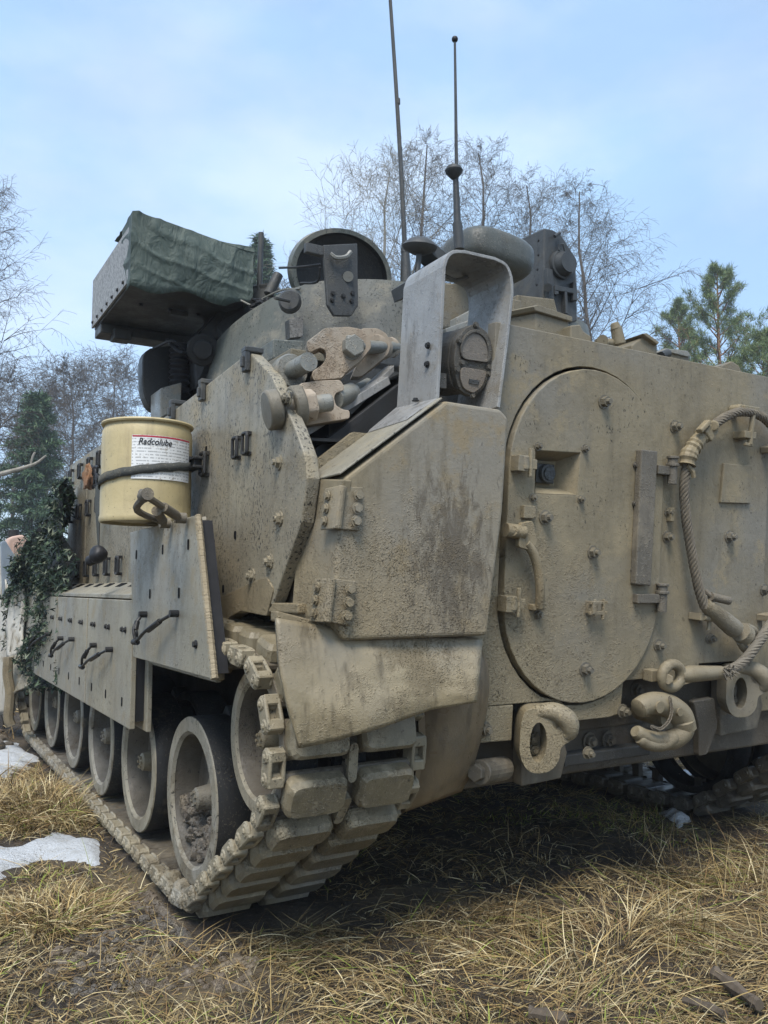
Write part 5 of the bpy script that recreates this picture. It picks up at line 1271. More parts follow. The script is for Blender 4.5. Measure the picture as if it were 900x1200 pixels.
# tape wrapping and clip on the upper bend
bm = bm_new()
tp = smooth_path([RP(a, b, .05) for a, b in ((805, 545), (808, 532), (816, 519), (824, 510))], 8)
a_tube(bm, tp, .03, 12, radii=[.028 + .008 * random.random() for _ in tp]); a_tube(bm, [RP(806, 545, .06), RP(812, 553, .07), RP(813, 560, .07)], .01, 6); link('tape_wrap', bm, 'box', tcab, smooth=False)
bm = bm_new(); a_box(bm, (0, 0, 0), (.055, .065, .05), FR(829, 506, .06) @ Matrix.Rotation(-.7, 4, 'Z')); a_cyl(bm, RP(836, 499, .05), RP(836, 499, .09), .022, seg=12); a_box(bm, (0, .02, .02), (.07, .02, .03), FR(822, 505, .06) @ Matrix.Rotation(.7, 4, 'Z')); link('clip', bm, 'box', tcab, bevel=.006)

# ------------------------------------------------------------------ camouflage net, tarp and kit on the far left
def net():
    # draped over the side, hull-side coordinates: y along the hull, z up
    def surf(u, v):
        """u 0..1 rear to front, v 0..1 bottom to top"""
        top = [(85, 556), (70, 572), (48, 622), (24, 672)]; bot = [(74, 806), (58, 806), (38, 800), (10, 770)]
        a, b = lerp_list(top, u), lerp_list(bot, u)
        px, py = a[0] * v + b[0] * (1 - v), a[1] * v + b[1] * (1 - v)
        yy = 3.15 + 1.5 * u + .5 * (1 - v) * u
        p = P(px, py, y=yy)
        k = .07 * fb(u * 6, v * 6, 2, 1, 4) + .05 * math.sin(v * 5 + u * 8)
        return p + Vector((k, -k, .3 * k))
    n = thing('camouflage_net', P(60, 790, y=3.5), 'dark green leafy camouflage net draped over the side of the vehicle', 'net')
    bm = bm_new(); g_ = [[bm.verts.new(surf(i / 18, j / 24)) for i in range(19)] for j in range(25)]
    for j in range(24):
        for i in range(18): bm.faces.new((g_[j][i], g_[j][i + 1], g_[j + 1][i + 1], g_[j + 1][i]))
    link('net_backing', bm, 'black', n, smooth=True)
    V, Fc, Cc = [], [], []; rs = random.Random(21)
    pal = [(.022, .040, .028), (.040, .068, .042), (.013, .022, .02), (.075, .11, .065), (.022, .034, .036), (.15, .17, .12)]
    for k in range(13000):
        u, v = rs.random(), rs.random(); p = surf(u, v) + Vector((-rs.random() * .035, -rs.random() * .04, (rs.random() - .5) * .03))
        if rs.random() < .12: p += Vector((-.05, -.04, -.03)) * rs.random()
        s = .012 + .022 * rs.random() ** 2; d = Vector((rs.random() - .5, rs.random() - .5, -.9 * rs.random() + .2)).normalized(); e = d.orthogonal(); e.rotate(Matrix.Rotation(rs.random() * 6.3, 3, d))
        i0 = len(V); c = pal[min(5, int(rs.random() ** 1.15 * 6))]
        for q in (p - e * s * .5, p + d * s, p + e * s * .5, p + d * s * 2 + e * s * .2 * (rs.random() - .5)): V.append(q); Cc.append(c)
        Fc.append((i0, i0 + 1, i0 + 3)); Fc.append((i0 + 2, i0 + 3, i0 + 1))
    o = link('scrim_leaves', tri_mesh('scrim_leaves', V, Fc, 'leaf', np.array(Cc)), None, n); o['kind'] = 'stuff'
net()
def drape(name, corners_top, corners_bot, y0, y1, mat, amp, label, cat, seed, nu=14, nv=28):
    bm = bm_new(); g_ = []
    for j in range(nv + 1):
        row = []
        for i in range(nu + 1):
            u, v = i / nu, j / nv; a, b = lerp_list(corners_top, u), lerp_list(corners_bot, u)
            px, py = a[0] * (1 - v) + b[0] * v, a[1] * (1 - v) + b[1] * v
            k = amp * (math.sin(u * 13 + seed + 2 * v) + .8 * fb(u * 4 + seed, v * 3, 1, 1, 4))
            row.append(bm.verts.new(P(px, py, y=y0 + (y1 - y0) * u) + Vector((k * .4, -k, .2 * k))))
        g_.append(row)
    for j in range(nv):
        for i in range(nu): bm.faces.new((g_[j][i], g_[j][i + 1], g_[j + 1][i + 1], g_[j + 1][i]))
    o = link(name, bm, mat, None, smooth=True); md = o.modifiers.new('th', 'SOLIDIFY'); md.thickness = .012; tag(o, label, cat)
drape('tarpaulin', [(-6, 636), (4, 640), (10, 700)], [(-4, 838), (6, 838), (9, 836)], 5.4, 5.0, 'net_w', .04, 'dirty white tarpaulin hanging at the front of the vehicle', 'tarpaulin', 1)
drape('cloth_roll', [(12, 702), (20, 690), (34, 668)], [(8, 770), (18, 768), (26, 756)], 4.7, 4.5, 'net_w', .03, 'pale cloth bundle below the camouflage net', 'cloth', 4)
drape('dirty_cover', [(8, 770), (22, 766), (40, 770), (46, 772)], [(9, 832), (14, 836), (20, 812), (38, 800)], 4.6, 4.2, 'track', .035, 'muddy tan cover hanging under the camouflage net', 'cover', 7)
bm = bm_new(); pts = smooth_path([P(a, b, y=4.4) for a, b in ((10, 770), (9, 790), (12, 812), (10, 840), (13, 850))], 6)
a_tube(bm, pts, .035, 8); o = link('sling', bm, 'box', None, smooth=True); tag(o, 'tan webbing sling dangling beside the muddy cover', 'sling')
can = thing('plastic_canister', P(24, 655, y=5.3), 'faded pink plastic canister standing behind the camouflage net', 'canister')
bm = bm_new(); a_prism(bm, round_poly([P(a, b, y=5.3) for a, b in ((7, 637), (11, 629), (28, 626), (34, 633), (36, 655), (9, 655))], .04, 4), (0, .25, 0)); link('body', bm, 'pink', can, bevel=.02, bseg=3)
bm = bm_new(); a_prism(bm, [P(a, b, y=5.27) for a, b in ((10, 655), (36, 655), (36, 662), (10, 661))], (0, .28, 0)); link('base', bm, 'drum', can, bevel=.01)
bm = bm_new(); a_cyl(bm, P(16, 629, y=5.42), P(16, 621, y=5.42), .045, seg=14); link('screw_cap', bm, 'black', can, bevel=.004)
for xa in (15, 22, 29):
    bm = bm_new(); a_prism(bm, [P(xa, 636, y=5.292), P(xa + 2, 636, y=5.292), P(xa + 2.4, 652, y=5.292), P(xa, 652, y=5.292)], (0, .012, 0)); link('rib', bm, 'pink', can, bevel=.003)
bm = bm_new(); a_prism(bm, round_poly([P(a, b, y=5.1) for a, b in ((1, 635), (6, 633), (20, 655), (18, 672), (13, 690), (8, 704), (4, 704))], .03, 3), (0, .08, 0)); o = link('trim_panel', bm, 'bluegrey', None, bevel=.008); tag(o, 'blue grey curved panel in front of the pink canister', 'panel')

# ------------------------------------------------------------------ mud clods and snow
def near_track(rs):
    px, py = 60 + 240 * rs.random() ** .8, 1040 + rs.random() * 110
    p = P(px, py, z=0.0); p.x = min(p.x, -1.63) if p.y > .5 else p.x; p.z = ground_h(p.x, p.y) - .004 + .006 * rs.random(); return p
bm = blob_mesh('clods', 420, near_track, .016, 'mudcake', 8)
o = link('mud_clods', bm, 'mudcake'); tag(o, 'clods of brown mud squeezed out beside the rear road wheel', 'mud', kind='stuff')
def heap(rs):
    t = rs.random(); p = P(196 + t * 38 + rs.random() * 8, 1020 + t * 26 + rs.random() * 14, z=.05); p.x = min(p.x, -1.585 + .02 * rs.random()); p.z = .02 + rs.random() * .05; return p
bm = blob_mesh('heap', 55, heap, .028, 'mudcake', 18)
o = link('mud_heap', bm, 'hookp'); tag(o, 'lumpy tan mud heaped against the track at the last wheel', 'mud', kind='stuff')
def bank(rs):
    x, y = -2.9 + rs.random() * 1.15, 4.4 + rs.random() * 4; return Vector((x, y, ground_h(x, y) + .03 * rs.random()))
bm = blob_mesh('bank', 260, bank, .055, 'mudcake', 28)
o = link('mud_bank', bm, 'mudcake'); tag(o, 'churned mud bank beside the front of the track', 'mud', kind='stuff')

def snow(pxs, label, hgt=.028, res=.022, z=.02):
    poly = [P(a, b, z=z) for a, b in pxs]; xy = np.array([(p.x, p.y) for p in poly])
    lo, hi = xy.min(0) - .05, xy.max(0) + .05; xs = np.arange(lo[0], hi[0], res); ys = np.arange(lo[1], hi[1], res)
    X, Y = np.meshgrid(xs, ys); Q = np.stack([X.ravel(), Y.ravel()], 1); dist = np.full(len(Q), 1e9); ins = np.zeros(len(Q), bool); n = len(xy)
    for i in range(n):
        a, b = xy[i], xy[(i + 1) % n]; ab = b - a; t = np.clip(((Q - a) @ ab) / (ab @ ab), 0, 1); dist = np.minimum(dist, np.linalg.norm(Q - a - t[:, None] * ab, axis=1))
        c = ((a[1] > Q[:, 1]) != (b[1] > Q[:, 1])) & (Q[:, 0] < (b[0] - a[0]) * (Q[:, 1] - a[1]) / (b[1] - a[1] + 1e-12) + a[0]); ins ^= c
    sd_ = np.where(ins, dist, -dist)
    V = []
    for (x, y), s in zip(Q, sd_):
        s += .06 * fb(x, y, 4, 7, 5); k = max(-.5, min(1.0, s / .09)); k = math.sin(max(0, k) * math.pi / 2)
        V.append((x, y, ground_h(x, y) - .012 + (hgt + .02 * fb(x, y, 1, 5, 3)) * k))
    nx = len(xs); i, j = np.meshgrid(np.arange(nx - 1), np.arange(len(ys) - 1)); b = (j * nx + i).ravel()
    Fc = np.stack([b, b + 1, b + 1 + nx, b + nx], 1); keep = (sd_[Fc] > -.06).any(1)
    me = tri_mesh('snow_patch', V, Fc[keep], 'snow'); me.polygons.foreach_set('use_smooth', [True] * len(me.polygons))
    o = link('snow_patch', me); tag(o, label, 'snow', 'snow patches left on the ground'); return xy
SNOW = [snow(((-60, 985), (0, 980), (20, 984), (50, 972), (62, 966), (95, 968), (118, 975), (128, 995), (112, 1004), (95, 1000), (70, 1000), (45, 998), (20, 1010), (-10, 1030), (-60, 1030)), 'large patch of old snow beside the track at the left edge'),
        snow(((-30, 866), (20, 864), (48, 878), (40, 892), (15, 905), (-30, 915)), 'old snow lying by the churned mud bank at far left', .035),
        snow(((772, 942), (790, 944), (812, 952), (806, 960), (792, 968), (784, 958)), 'small snow scrap on the straw right of the pintle hook', .06, .015),
        snow(((828, 905), (858, 908), (890, 912), (886, 918), (852, 917)), 'thin snow streak on the straw near the right edge', .09, .03),
        snow(((772, 912), (800, 906), (822, 914), (800, 922), (778, 920)), 'snow remnant on the straw just behind the right track', .08, .03)]

# ------------------------------------------------------------------ straw
GX, GY = np.arange(-6, 12, .1), np.arange(-4, 14, .1)
GH = np.array([[ground_h(x, y) for x in GX] for y in GY])
def gh(x, y):
    i = np.clip(((x + 6) / .1).astype(int), 0, len(GX) - 1); j = np.clip(((y + 4) / .1).astype(int), 0, len(GY) - 1); return GH[j, i]
def vnoise(x, y, s, seed):
    """cheap smooth value noise"""
    r = np.random.default_rng(seed).random((64, 64)); X, Y = x * s + 31.3, y * s + 17.7
    i, j = np.floor(X).astype(int), np.floor(Y).astype(int); f, g = X - i, Y - j; f, g = f * f * (3 - 2 * f), g * g * (3 - 2 * g)
    a = r[j % 64, i % 64]; b = r[j % 64, (i + 1) % 64]; c = r[(j + 1) % 64, i % 64]; d = r[(j + 1) % 64, (i + 1) % 64]
    return (a * (1 - f) + b * f) * (1 - g) + (c * (1 - f) + d * f) * g
def blades(x, y, L, az, e0, e1, wd, col, seg=5):
    n = len(x); t = np.linspace(0, 1, seg + 1)
    z = gh(x, y) - .01; px, py, pz = x.copy(), y.copy(), z.copy(); roll = rng.uniform(-.9, .9, n); curl = rng.normal(0, .35, n)
    V = np.zeros((n, seg + 1, 2, 3), np.float32)
    for k in range(seg + 1):
        a = az + curl * t[k]; e = e0 + (e1 - e0) * t[k]; w_ = wd * (1 - t[k] ** 2 * .92) / 2
        sx_, sy_, sz_ = -np.sin(a) * np.cos(roll), np.cos(a) * np.cos(roll), np.sin(roll)
        V[:, k, 0] = np.stack([px - sx_ * w_, py - sy_ * w_, pz - sz_ * w_], 1); V[:, k, 1] = np.stack([px + sx_ * w_, py + sy_ * w_, pz + sz_ * w_], 1)
        st = L / seg; px = px + np.cos(a) * np.cos(e) * st; py = py + np.sin(a) * np.cos(e) * st
        pz = np.maximum(pz + np.sin(e) * st, gh(px, py) + .004 + .03 * np.abs(roll) * t[k])
    base = (np.arange(n) * (seg + 1) * 2)[:, None] + np.arange(seg)[None] * 2
    Fc = np.stack([base, base + 1, base + 3, base + 2], -1).reshape(-1, 4)
    C = np.repeat(col[:, None, :], (seg + 1) * 2, 1)
    return V.reshape(-1, 3), Fc, C.reshape(-1, 3)
PAL = np.array([(.36, .27, .125), (.46, .365, .19), (.24, .168, .075), (.60, .51, .31), (.15, .103, .05), (.38, .275, .115), (.075, .054, .03), (.28, .215, .115), (.22, .14, .065)])
def colors(n, green=.03, bright=.94):
    c = PAL[rng.integers(0, len(PAL), n)] * rng.uniform(.7, 1.2, (n, 1)) * bright
    g = rng.random(n) < green; c[g] = np.array((.21, .25, .05)) * rng.uniform(.6, 1.3, (g.sum(), 1)); return np.clip(c, 0, .78)
def inside(poly, x, y):
    ins = np.zeros(len(x), bool); n = len(poly)
    for i in range(n):
        a, b = poly[i], poly[(i + 1) % n]
        ins ^= ((a[1] > y) != (b[1] > y)) & (x < (b[0] - a[0]) * (y - a[1]) / (b[1] - a[1] + 1e-12) + a[0])
    return ins
def free(x, y):
    """where straw may root: not under the tracks, not on snow"""
    ok = ~((np.abs(np.abs(x) - 1.345) < .29) & (y > .55) & (y < 6))
    for p in SNOW: ok &= ~inside(p, x, y)
    return ok
def in_view(x, y, m):
    p = np.stack([x, y, np.zeros_like(x)], 1) - np.array(CAM); r = p @ np.array(RIGHT); u = p @ np.array(UP); f = p @ np.array(FWD); ok = f > .2; f = np.maximum(f, .2)
    X, Y = 450 + r / f * FPX, 600 - u / f * FPX; ok &= np.hypot(p[:, 0], p[:, 1]) > 1.75; return ok & (X > -m) & (X < 900 + m) & (Y < 1200 + m)
def field(name, n, box_, dens, kind, label):
    x = rng.uniform(box_[0], box_[1], n); y = rng.uniform(box_[2], box_[3], n)
    keep = free(x, y) & in_view(x, y, 260) & (rng.random(n) < dens(x, y)); x, y = x[keep], y[keep]; n = len(x)
    lean = 2 * math.pi * vnoise(x, y, 1.9, 5) * 2.0 + rng.normal(0, 1.0, n)
    if kind == 'mat':      # lodged, lying straw
        L = np.minimum(rng.gamma(4, .030, n) + .04, .26); e0 = rng.uniform(-.05, .65, n); e1 = e0 - rng.uniform(.2, .9, n); wd = rng.uniform(.0014, .0040, n)
        V = blades(x, y, L, lean, e0, e1, wd, colors(n, .05))
    elif kind == 'chaff':  # broken bits
        L = rng.uniform(.02, .09, n); e0 = rng.uniform(-.05, .3, n); V = blades(x, y, L, rng.uniform(0, 6.3, n), e0, e0 - rng.uniform(0, .5, n), rng.uniform(.002, .006, n), colors(n, .03, .85), 3)
    elif kind == 'stand':  # upright tufts
        L = np.minimum(rng.gamma(4.5, .032, n) + .05, .32); e0 = rng.uniform(.6, 1.5, n); e1 = e0 - rng.gamma(2, .45, n); wd = rng.uniform(.0013, .0034, n)
        V = blades(x, y, L, lean, e0, e1, wd, colors(n, .04, 1.05), 6)
    elif kind == 'moss':   # short green shoots
        L = rng.uniform(.02, .07, n); e0 = rng.uniform(.5, 1.4, n); V = blades(x, y, L, rng.uniform(0, 6.3, n), e0, e0 - .6, rng.uniform(.003, .006, n), colors(n, .95), 3)
    else:                  # far, coarse
        L = rng.gamma(5, .045, n) + .08; e0 = rng.uniform(.3, 1.3, n); V = blades(x, y, L, lean, e0, e0 - rng.uniform(.4, 1.4, n), rng.uniform(.005, .011, n), colors(n, .02, 1.05), 4)
    o = link(name, tri_mesh(name, V[0], V[1], 'straw', V[2])); tag(o, label, 'grass', kind='stuff'); return o
def under(x, y): return ((np.abs(x) < 1.15) & (y > .35)).astype(float)
def mudzone(x, y):
    """trodden bare mud along the left track"""
    return np.clip(1.6 - np.abs(x + 1.86) / .30, 0, 1) * (y > .1) * (y < 1.7) * np.clip(.35 + 1.1 * vnoise(x, y, 5, 31), 0, 1)
def d_mat(x, y): return np.clip(.45 + 1.3 * (vnoise(x, y, 2.6, 1) - .35), .12, 1) * (1 - .72 * under(x, y)) * (1 - .85 * mudzone(x, y))
def d_stand(x, y): return np.clip((vnoise(x, y, 3.6, 2) - .55) * 3.2, 0, 1) ** 1.3 * (1 - .7 * under(x, y)) * .62 * (1 - mudzone(x, y))
field('lying_straw', 150000, (-3.2, 3.4, -1.4, 4.2), d_mat, 'mat', 'flattened dry straw matted over the near ground')
field('straw_litter', 90000, (-3.0, 2.6, -1.4, 3.0), lambda x, y: (1 - .6 * under(x, y)) * np.clip(.35 + vnoise(x, y, 4, 12), 0, 1), 'chaff', 'broken straw and leaf litter strewn over the soil')
field('standing_straw', 70000, (-3.2, 3.4, -1.4, 3.4), d_stand, 'stand', 'tufts of dry yellow grass standing behind the vehicle')
field('green_shoots', 16000, (-2.6, 1.5, -1.2, 2.0), lambda x, y: np.clip((vnoise(x, y, 2.6, 9) - .68) * 4, 0, 1), 'moss', 'small green shoots among the near straw')
field('far_straw', 60000, (-4.2, 12, -3, 13.5), lambda x, y: (np.hypot(x + 2.57, y + 2.3) > 4.2) * np.clip(((x > 2.4) | (x < -1.9) | (y > 4)) * (.35 + .8 * (vnoise(x, y, .9, 7) - .2)), 0, 1), 'far', 'pale dry grass on the open ground beyond the vehicle')
# the big tussock by the track
def tussock(px, py, n, r, h, label):
    c = P(px, py, z=0.03); a = rng.uniform(0, 6.283, n); q = r * np.sqrt(rng.random(n)); x, y = c.x + q * np.cos(a), c.y + q * np.sin(a); x = np.minimum(x, -1.66)
    L = np.minimum(rng.gamma(7, h / 7, n) + .05, h * 1.5); e0 = rng.uniform(.3, 1.4, n) - q / r * .4; V = blades(x, y, L, a + rng.normal(0, 1.1, n), e0, e0 - rng.uniform(.6, 2.0, n), rng.uniform(.0022, .0048, n), colors(n, .06, 1.05), 6)
    o = link('grass_tussock', tri_mesh('grass_tussock', V[0], V[1], 'straw', V[2])); tag(o, label, 'grass', 'grass tussocks by the track')
tussock(48, 945, 2600, .36, .17, 'large dry yellow grass tussock beside the middle road wheels')
tussock(12, 935, 1300, .30, .14, 'dry grass tussock at the left edge above the snow')
tussock(66, 1052, 2200, .20, .10, 'flattened brown tussock below the snow patch at lower left')
# dark wood scraps in the straw at lower right
def scrap(pts, r, label, mat='bark_dark'):
    bm = bm_new(); q = smooth_path([P(a, b, z=.03) for a, b in pts], 4); a_tube(bm, q, r, 7, radii=[r * (.7 + .5 * random.random()) for _ in q]); o = link('rotten_stick', bm, mat, None); tag(o, label, 'stick', 'rotten wood in the straw')
scrap(((838, 1140), (862, 1158), (890, 1178)), .018, 'dark rotten stick lying in the straw at lower right corner')
scrap(((620, 1186), (645, 1190), (665, 1196)), .016, 'short black wood scrap at the bottom edge right of centre')
scrap(((800, 1172), (830, 1180), (850, 1190)), .012, 'thin dark twig left of the rotten stick')

# ------------------------------------------------------------------ trees
def seg_mesh(name, S_, mat):
    """many tapered three-sided twigs from segments (p0, p1, r0, r1)"""
    A = np.array([s[0] for s in S_], np.float32); Bq = np.array([s[1] for s in S_], np.float32); r0 = np.array([s[2] for s in S_], np.float32); r1 = np.array([s[3] for s in S_], np.float32)
    d = Bq - A; d /= np.linalg.norm(d, axis=1, keepdims=True) + 1e-9; h = np.where(np.abs(d[:, 2:3]) < .9, np.array([[0, 0, 1.]]), np.array([[1., 0, 0]])); u = np.cross(d, h); u /= np.linalg.norm(u, axis=1, keepdims=True); v = np.cross(d, u)
    n = len(A); V = np.zeros((n, 6, 3), np.float32)
    for k in range(3):
        t = 2 * math.pi * k / 3; o = u * math.cos(t) + v * math.sin(t); V[:, k] = A + o * r0[:, None]; V[:, 3 + k] = Bq + o * r1[:, None]
    b = np.arange(n)[:, None] * 6; Fc = np.concatenate([b + np.array([[k, (k + 1) % 3, 3 + (k + 1) % 3, 3 + k]]) for k in range(3)], 0)
    return tri_mesh(name, V.reshape(-1, 3), Fc, mat)
def bare_tree(base, H, spread, seed, label, droop=.5, mat='bark_grey', nb=30, start=.28, lean=0.0, twig=.007, name='bare_tree', up=.75):
    rs = random.Random(seed); base = Vector(base)
    t = thing(name, base, label, 'tree', 'bare trees behind the vehicle')
    n = 14; tr = []; off = Vector((0, 0, 0))
    for i in range(n + 1):
        k = i / n; tr.append(base + Vector((lean * H * k * k, 0, H * k)) + off); off += Vector((rs.gauss(0, 1), rs.gauss(0, 1), 0)) * H * .006
    R0 = H * .0105
    bm = bm_new(); a_tube(bm, tr, R0, 8, radii=[R0 * (1 - .93 * (i / n)) + .008 for i in range(n + 1)]); link('trunk', bm, mat, t, smooth=True)
    S_ = []
    def limb(p, d, L, r, lvl):
        k = 6 if lvl == 0 else (5 if lvl == 1 else 4); q = p.copy(); d = d.normalized(); st = L / k
        for i in range(k):
            d = (d + Vector((rs.gauss(0, .055), rs.gauss(0, .055), rs.gauss(0, .05) + (.05 if lvl == 0 else 0) - droop * (.10 if lvl == 1 else .22 if lvl >= 2 else .02)))).normalized()
            q2 = q + d * st; ra, rb = r * (1 - i / k * .8), r * (1 - (i + 1) / k * .8); S_.append((q, q2, max(ra, twig * .8), max(rb, twig * .6))); q = q2
            if lvl < 3 and i >= (1 if lvl == 0 else 0):
                m = 2 if lvl < 2 else 1
                for _ in range(m):
                    if rs.random() < (.95 if lvl == 0 else .9 if lvl == 1 else .5):
                        a = d.orthogonal(); a.rotate(Matrix.Rotation(rs.random() * 6.283, 3, d)); limb(q, d * .8 + a * .62, L * (.5 if lvl == 0 else .48) * (.6 + .6 * rs.random()), max(r * .42, twig), lvl + 1)
    for b in range(nb):
        k = start + (1 - start) * (b + rs.random()) / nb; i = min(int(k * n), n - 1); f = k * n - i; p = tr[i].lerp(tr[i + 1], f)
        a = b * 2.4 + rs.random(); sh = math.sin(math.pi * min(1, (k - start) / (1 - start) * .85 + .18)) ** .8
        limb(p, Vector((math.cos(a), math.sin(a), up + .5 * k)), spread * (.25 + .75 * sh) * (.75 + .4 * rs.random()), R0 * .46 * (1.05 - k), 0)
    link('crown', seg_mesh('crown', S_, mat), None, t)
def gp(px, d):
    p = P(px, 690, d=d); p.z = ground_h(p.x, p.y) - .1; return p
def topH(px, py, d): return P(px, py, d=d).z + .1
def bt(px, py, d, spread, seed, label, **kw):
    b = gp(px, d); bare_tree(b, topH(px, py, d) - b.z, spread, seed, label, **kw)
bt(-62, 215, 15, 1.75, 1, 'bare birch with drooping twigs reaching in from the left edge', droop=.5, nb=34, twig=.0035)
bt(76, 436, 34, 2.6, 2, 'slender straight bare tree between the spruce and the drum', droop=.2, nb=34, twig=.008)
bt(128, 432, 40, 3.2, 3, 'faint bare tree just left of the launcher arm', droop=.5, nb=30, twig=.009, start=.35)
bt(8, 452, 36, 3.0, 4, 'bare tree behind the spruce at far left', droop=.6, nb=28, twig=.008)
bt(52, 470, 46, 3.0, 41, 'distant bare tree right behind the spruce tip', droop=.5, nb=26, twig=.010)
bt(440, 196, 20, 2.6, 5, 'pale bare tree with upswept limbs left of the tall antenna', droop=.0, nb=22, mat='bark_pale', twig=.0045, start=.35, up=1.1)
bt(500, 150, 24, 2.3, 6, 'tall bare birch between the two antennas', droop=.08, nb=34, twig=.0042)
bt(575, 158, 25, 2.4, 7, 'bare birch crown just right of the short antenna', droop=.12, nb=34, twig=.0042)
bt(648, 182, 25, 2.2, 8, 'bare birch rising behind the viewer head', droop=.2, nb=34, twig=.0042)
bt(697, 212, 22, 2.3, 9, 'weeping bare birch right of the viewer head', droop=.6, nb=38, twig=.004)
bt(320, 330, 40, 2.6, 10, 'low bare tree glimpsed behind the turret shoulder', droop=.4, nb=22, twig=.009)

def needles(name, clumps, mat, per, ln, wd, pal, rs):
    n = len(clumps) * per; c = np.repeat(np.array([q[0] for q in clumps], np.float32), per, 0); ax = np.repeat(np.array([q[1] for q in clumps], np.float32), per, 0); s = np.repeat(np.array([q[2] for q in clumps], np.float32), per)
    d = ax * rng.uniform(.2, 1.0, (n, 1)) + rng.normal(0, .55, (n, 3)); d /= np.linalg.norm(d, axis=1, keepdims=True); e = np.cross(d, rng.normal(0, 1, (n, 3))); e /= np.linalg.norm(e, axis=1, keepdims=True) + 1e-9
    c = c + rng.normal(0, .25, (n, 3)) * s[:, None] + ax * (rng.random((n, 1)) * s[:, None] * .6)
    L = (ln * s * rng.uniform(.6, 1.3, n))[:, None]; W = (wd * s)[:, None]
    V = np.stack([c - e * W, c + e * W, c + d * L], 1).reshape(-1, 3); Fc = np.arange(n * 3).reshape(-1, 3)
    col = np.array(pal)[rng.integers(0, len(pal), n)] * rng.uniform(.7, 1.25, (n, 1)); return tri_mesh(name, V, Fc, mat, np.repeat(col, 3, 0))
def conifer(base, H, R, seed, label, kind='spruce', lean=0.0):
    rs = random.Random(seed); base = Vector(base); t = thing(kind + '_tree', base, label, 'tree', 'evergreen trees behind the vehicle')
    bm = bm_new(); tr = [base + Vector((lean * H * (i / 10) ** 2 + rs.gauss(0, .01) * H * .4, 0, H * i / 10)) for i in range(11)]
    a_tube(bm, tr, .1, 8, radii=[H * .013 * (1 - .92 * i / 10) + .006 for i in range(11)]); link('trunk', bm, 'bark_pine' if kind == 'pine' else 'bark_dark', t, smooth=True)
    S_, cl = [], []
    nb = int(H * (10 if kind == 'spruce' else 5.5)); st = .06 if kind == 'spruce' else .30
    for b in range(nb):
        k = st + (1 - st) * (b + rs.random() * .8) / nb; i = min(int(k * 10), 9); p = tr[i].lerp(tr[i + 1], k * 10 - i); a = b * 2.399 + rs.random() * .6
        if kind == 'spruce': L = R * (1 - k) ** .85 * (.8 + .35 * rs.random()) + .1; d = Vector((math.cos(a), math.sin(a), .05 + .5 * k))
        else: L = R * (math.sin(math.pi * min(1, .22 + .78 * k)) ** .8) * (.45 + .65 * rs.random()) + .12; d = Vector((math.cos(a), math.sin(a), .35 + .55 * k))
        d.normalize(); q = p.copy(); m = 7
        for j in range(m):
            d = (d + Vector((rs.gauss(0, .07), rs.gauss(0, .07), (-.09 if kind == 'spruce' and j < 4 else .06)))).normalized(); q2 = q + d * (L / m); S_.append((q, q2, .022 * (1 - j / m) * H / 8 + .005, .018 * (1 - (j + 1) / m) * H / 8 + .004)); q = q2
            if kind == 'spruce':
                for _ in range(3):
                    sd_ = d.cross(Vector((0, 0, 1))).normalized() * rs.choice((-1, 1)); q3 = q + sd_ * L * .22 * (1 - j / m * .7) * rs.random() + Vector((0, 0, -.05 * L * rs.random())); cl.append((q3, (d * .6 + sd_ * .5 + Vector((0, 0, -.25))).normalized(), .20 + .10 * rs.random()))
            elif j >= 3:
                for _ in range(5):
                    sd_ = Vector((rs.gauss(0, 1), rs.gauss(0, 1), rs.gauss(0, .5))).normalized(); q3 = q + sd_ * L * .20 * rs.random(); S_.append((q, q3, .008, .005)); cl.append((q3, (d * .5 + sd_ * .3 + Vector((0, 0, .8))).normalized(), .13 + .08 * rs.random()))
    cr_ = link('crown', needles('crown', cl, 'leaf', 20 if kind == 'spruce' else 24, .75 if kind == 'spruce' else 1.1, .085 if kind == 'spruce' else .05, [(.06, .11, .06), (.085, .145, .075), (.042, .08, .05), (.11, .165, .085)] if kind == 'spruce' else [(.125, .175, .06), (.165, .215, .08), (.085, .13, .05), (.21, .25, .10)], rs), None, t)
    br_ = link('branches', seg_mesh('branches', S_, 'bark_pine' if kind == 'pine' else 'bark_dark'), None, t); br_['kind'] = 'stuff'
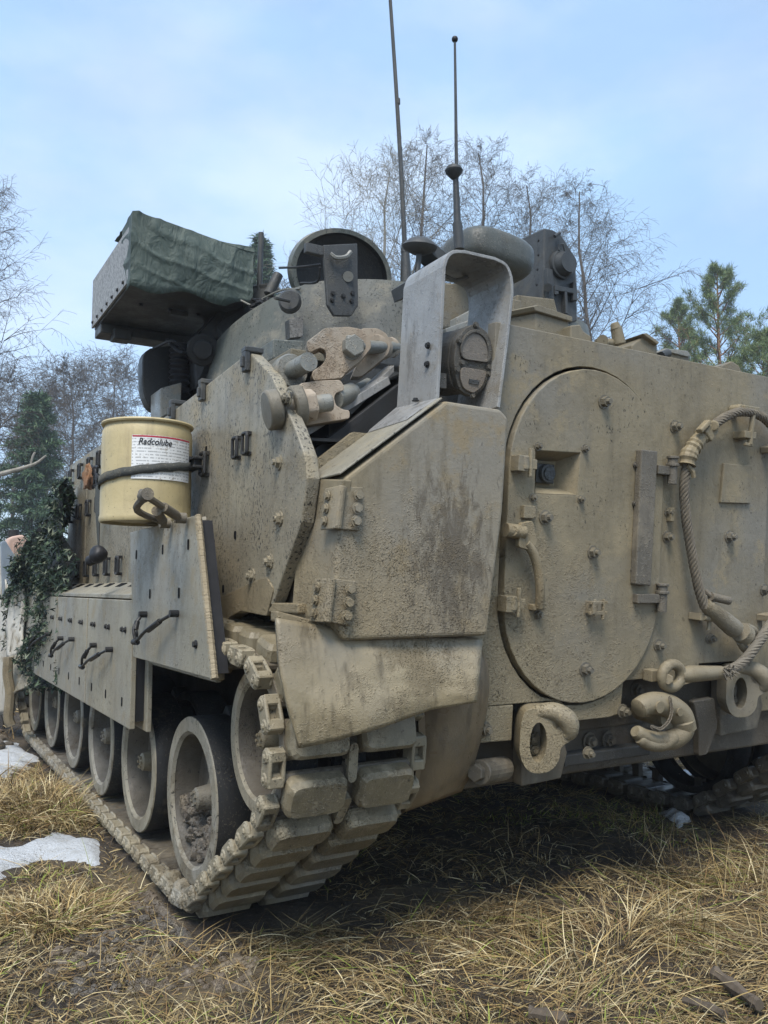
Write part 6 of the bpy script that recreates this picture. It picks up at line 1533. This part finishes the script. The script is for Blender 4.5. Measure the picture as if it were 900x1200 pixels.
def cf(px, py, d, R, seed, label, kind, lean=0.0):
    b = gp(px, d); conifer(b, topH(px, py, d) - b.z, R, seed, label, kind, lean)
cf(34, 462, 26, 1.75, 1, 'dense green spruce behind the camouflage net at left', 'spruce')
cf(-40, 520, 30, 1.9, 5, 'spruce partly cut off by the left edge', 'spruce')
cf(301, 268, 30, 1.7, 2, 'spruce tip showing between the launcher and the hatch lid', 'spruce')
cf(853, 308, 27, 2.6, 3, 'tallest pine with a reddish trunk at the right edge', 'pine')
cf(806, 350, 30, 2.4, 4, 'shorter pine left of the tallest pine', 'pine')
cf(905, 392, 24, 2.4, 6, 'low bushy pine at the far right edge', 'pine')
cf(870, 420, 33, 2.6, 7, 'small pine under the tallest pine', 'pine')
def broken_branch():
    pts = smooth_path([P(-30, 566, d=12), P(0, 556, d=12), P(25, 549, d=12), P(42, 543, d=12), P(54, 534, d=12)], 5); bm = bm_new(); a_tube(bm, pts, .035, 8, radii=[.045 - .03 * i / (len(pts) - 1) for i in range(len(pts))]); a_tube(bm, smooth_path([P(36, 545, d=12), P(38, 536, d=12), P(41, 530, d=12)], 4), .015, 6)
    base = gp(-30, 12); a_tube(bm, [Vector((base.x, base.y, 0)), P(-30, 566, d=12)], .06, 8)
    o = link('dead_sapling', bm, 'bark_pale', None, smooth=True); tag(o, 'pale dead branch crossing in front of the spruce at left', 'branch')
broken_branch()

# ------------------------------------------------------------------ damp air
bm = bm_new(); a_box(bm, (0, 40, 9), (190, 180, 22)); hz = link('haze', bm, None); tag(hz, 'thin damp winter air between the vehicle and the trees', kind='stuff')
hm = bpy.data.materials.new('damp_air'); hm.use_nodes = True; hn = hm.node_tree; hn.nodes.clear()
ho = hn.nodes.new('ShaderNodeOutputMaterial'); hv = hn.nodes.new('ShaderNodeVolumePrincipled'); hv.inputs['Color'].default_value = (.88, .93, 1, 1); hv.inputs['Density'].default_value = .0022; hv.inputs['Anisotropy'].default_value = 0.2
hn.links.new(hv.outputs['Volume'], ho.inputs['Volume']); hz.data.materials.append(hm)
